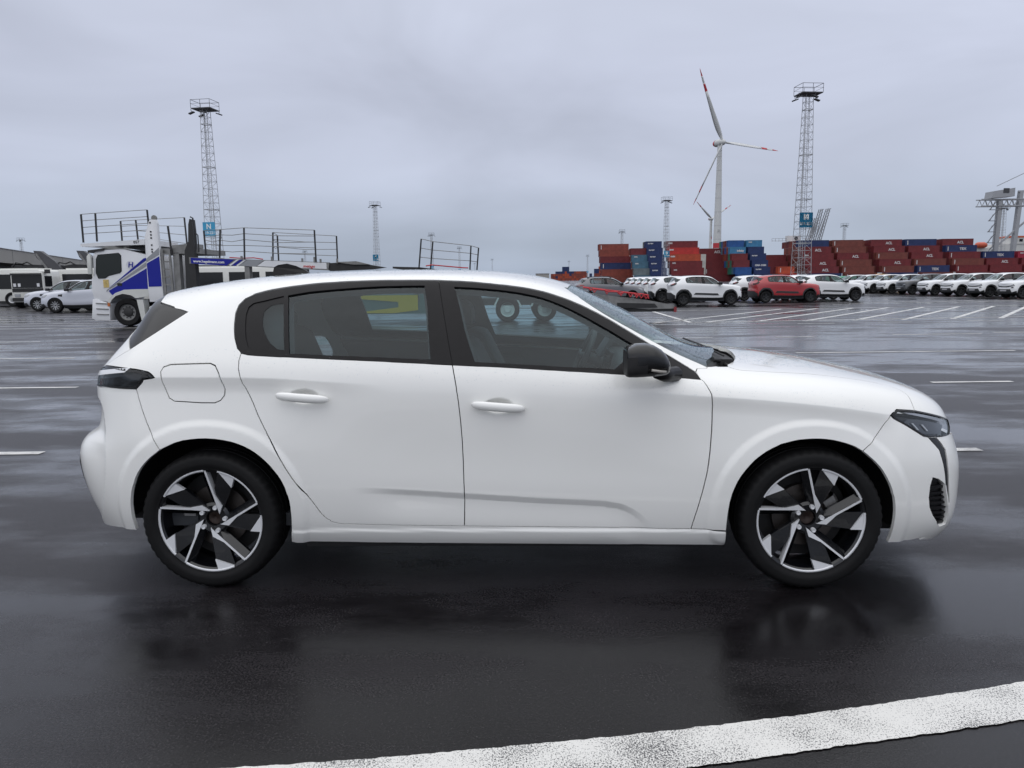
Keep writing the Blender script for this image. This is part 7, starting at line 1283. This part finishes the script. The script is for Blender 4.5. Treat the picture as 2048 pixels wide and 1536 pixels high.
M_YEL = mat('digger_yellow', (.55, .28, .03), .5, var=.15, vscale=2)
MB().prism([(-.6, .75), (.3, 1.35), (1.2, 1.62), (2.2, 1.55), (2.3, 1.3), (1.2, 1.3), (.4, 1.0)], 0, .5).build('arm', M_YEL, dg); MB().box(1.2, 3.6, .3, 2.2, .7, 1.4).build('body', M_YEL, dg, bevel=.1, auto=.6); MB().box(.9, 3.9, .1, 2.4, 0, .7).build('track', M_DRK, dg, bevel=.2, auto=.6); MB().prism([(-.9, .2), (-.3, .3), (-.5, .9), (-.9, .7)], -.2, .8).build('bucket', M_DRK, dg)
tarp = MB().prism([(0, 0), (2.6, 0), (2.5, 1.25), (1.6, 1.42), (.7, 1.30), (.05, 1.36)], 0, 3).build('tarpaulin_pile', mat('green_tarp', (.05, .27, .16), .5, var=.25, vscale=1.5), None, bevel=.1, auto=.6); place(tarp, 33.0, 75.5); tag(tarp, 'pile under a green tarpaulin left of the yellow digger', 'pile')

# ================================================================ rain drops standing on the bodywork and glass
def drops(name, n, pick, lift, rmin, rmax, seed, material):
    rg = np.random.default_rng(seed); U, V = pick(rg, n)
    P = CAR.point(U, V); Nn = CAR.normal(U, V); sd = np.where(rg.random(len(U)) < .5, -1.0, 1.0)
    sgn = np.stack([np.ones(len(U)), sd, np.ones(len(U))], 1); P = (P + Nn * lift) * sgn; Nn = Nn * sgn
    r = rmin + (rmax - rmin) * rg.random(len(U)) ** 2.2
    a = np.cross(Nn, np.array([0.31, .2, .93])); a /= np.linalg.norm(a, axis=1, keepdims=True); b = np.cross(Nn, a)
    ring = [P + (a * math.cos(t) + b * math.sin(t)) * r[:, None] * (1 + .25 * math.sin(t * 2 + k)) for k, t in enumerate(np.linspace(0, 2 * math.pi, 6, endpoint=False))]
    mid = [P + (a * math.cos(t) + b * math.sin(t)) * (r * .7)[:, None] + Nn * (r * .42)[:, None] for t in np.linspace(0, 2 * math.pi, 6, endpoint=False)]
    top = P + Nn * (r * .6)[:, None]
    Vv = np.stack(ring + mid + [top], 1).reshape(-1, 3); F = []
    for i in range(len(U)):
        o = i * 13
        for k in range(6): F.append((o + k, o + (k + 1) % 6, o + 6 + (k + 1) % 6, o + 6 + k)); F.append((o + 6 + k, o + 6 + (k + 1) % 6, o + 12))
    o = meshobj(name, Vv, F, material, car, True); return tag(o, kind='stuff')
M_DROP = glass('rain_drop', (.80, .83, .86))
def in_loop(L, lo, hi):
    L = [(x, y) for x, y in L]; A = np.array(L)
    def f(rg, n):
        U = rg.uniform(max(A[:, 0].min(), lo[0]), min(A[:, 0].max(), hi[0]), n * 2); V = rg.uniform(max(A[:, 1].min(), lo[1]), min(A[:, 1].max(), hi[1]), n * 2); m = poly_inside(np.stack([U, V], 1), [L]); return U[m][:n], V[m][:n]
    return f
full_lo, full_hi = (-3, 0), (3, 1.98)
drops('rain_drops', 4200, in_loop(loops['windshield'], full_lo, full_hi), -.003, .0012, .0046, 1, M_DROP)
drops('rain_drops', 4000, in_loop(loops['bonnet'], (-3, 1.42), (2.05, 1.98)), .0, .0010, .0036, 2, M_DROP)
drops('rain_drops', 2600, in_loop([(-1.7, 1.30), (.2, 1.30), (.2, 1.98), (-1.7, 1.98)], full_lo, full_hi), .0, .0012, .0036, 3, M_DROP)
drops('rain_drops', 1500, in_loop([(-1.6, .78), (1.6, .76), (1.6, .835), (-1.6, .865)], full_lo, full_hi), .0, .0008, .0022, 4, M_DROP)
drops('rain_drops', 900, in_loop(Ln('fglass_win'), full_lo, full_hi), -.010, .0008, .0020, 5, M_DROP)
drops('rain_drops', 700, in_loop(Ln('rglass_win'), full_lo, full_hi), -.010, .0008, .0022, 6, M_DROP)
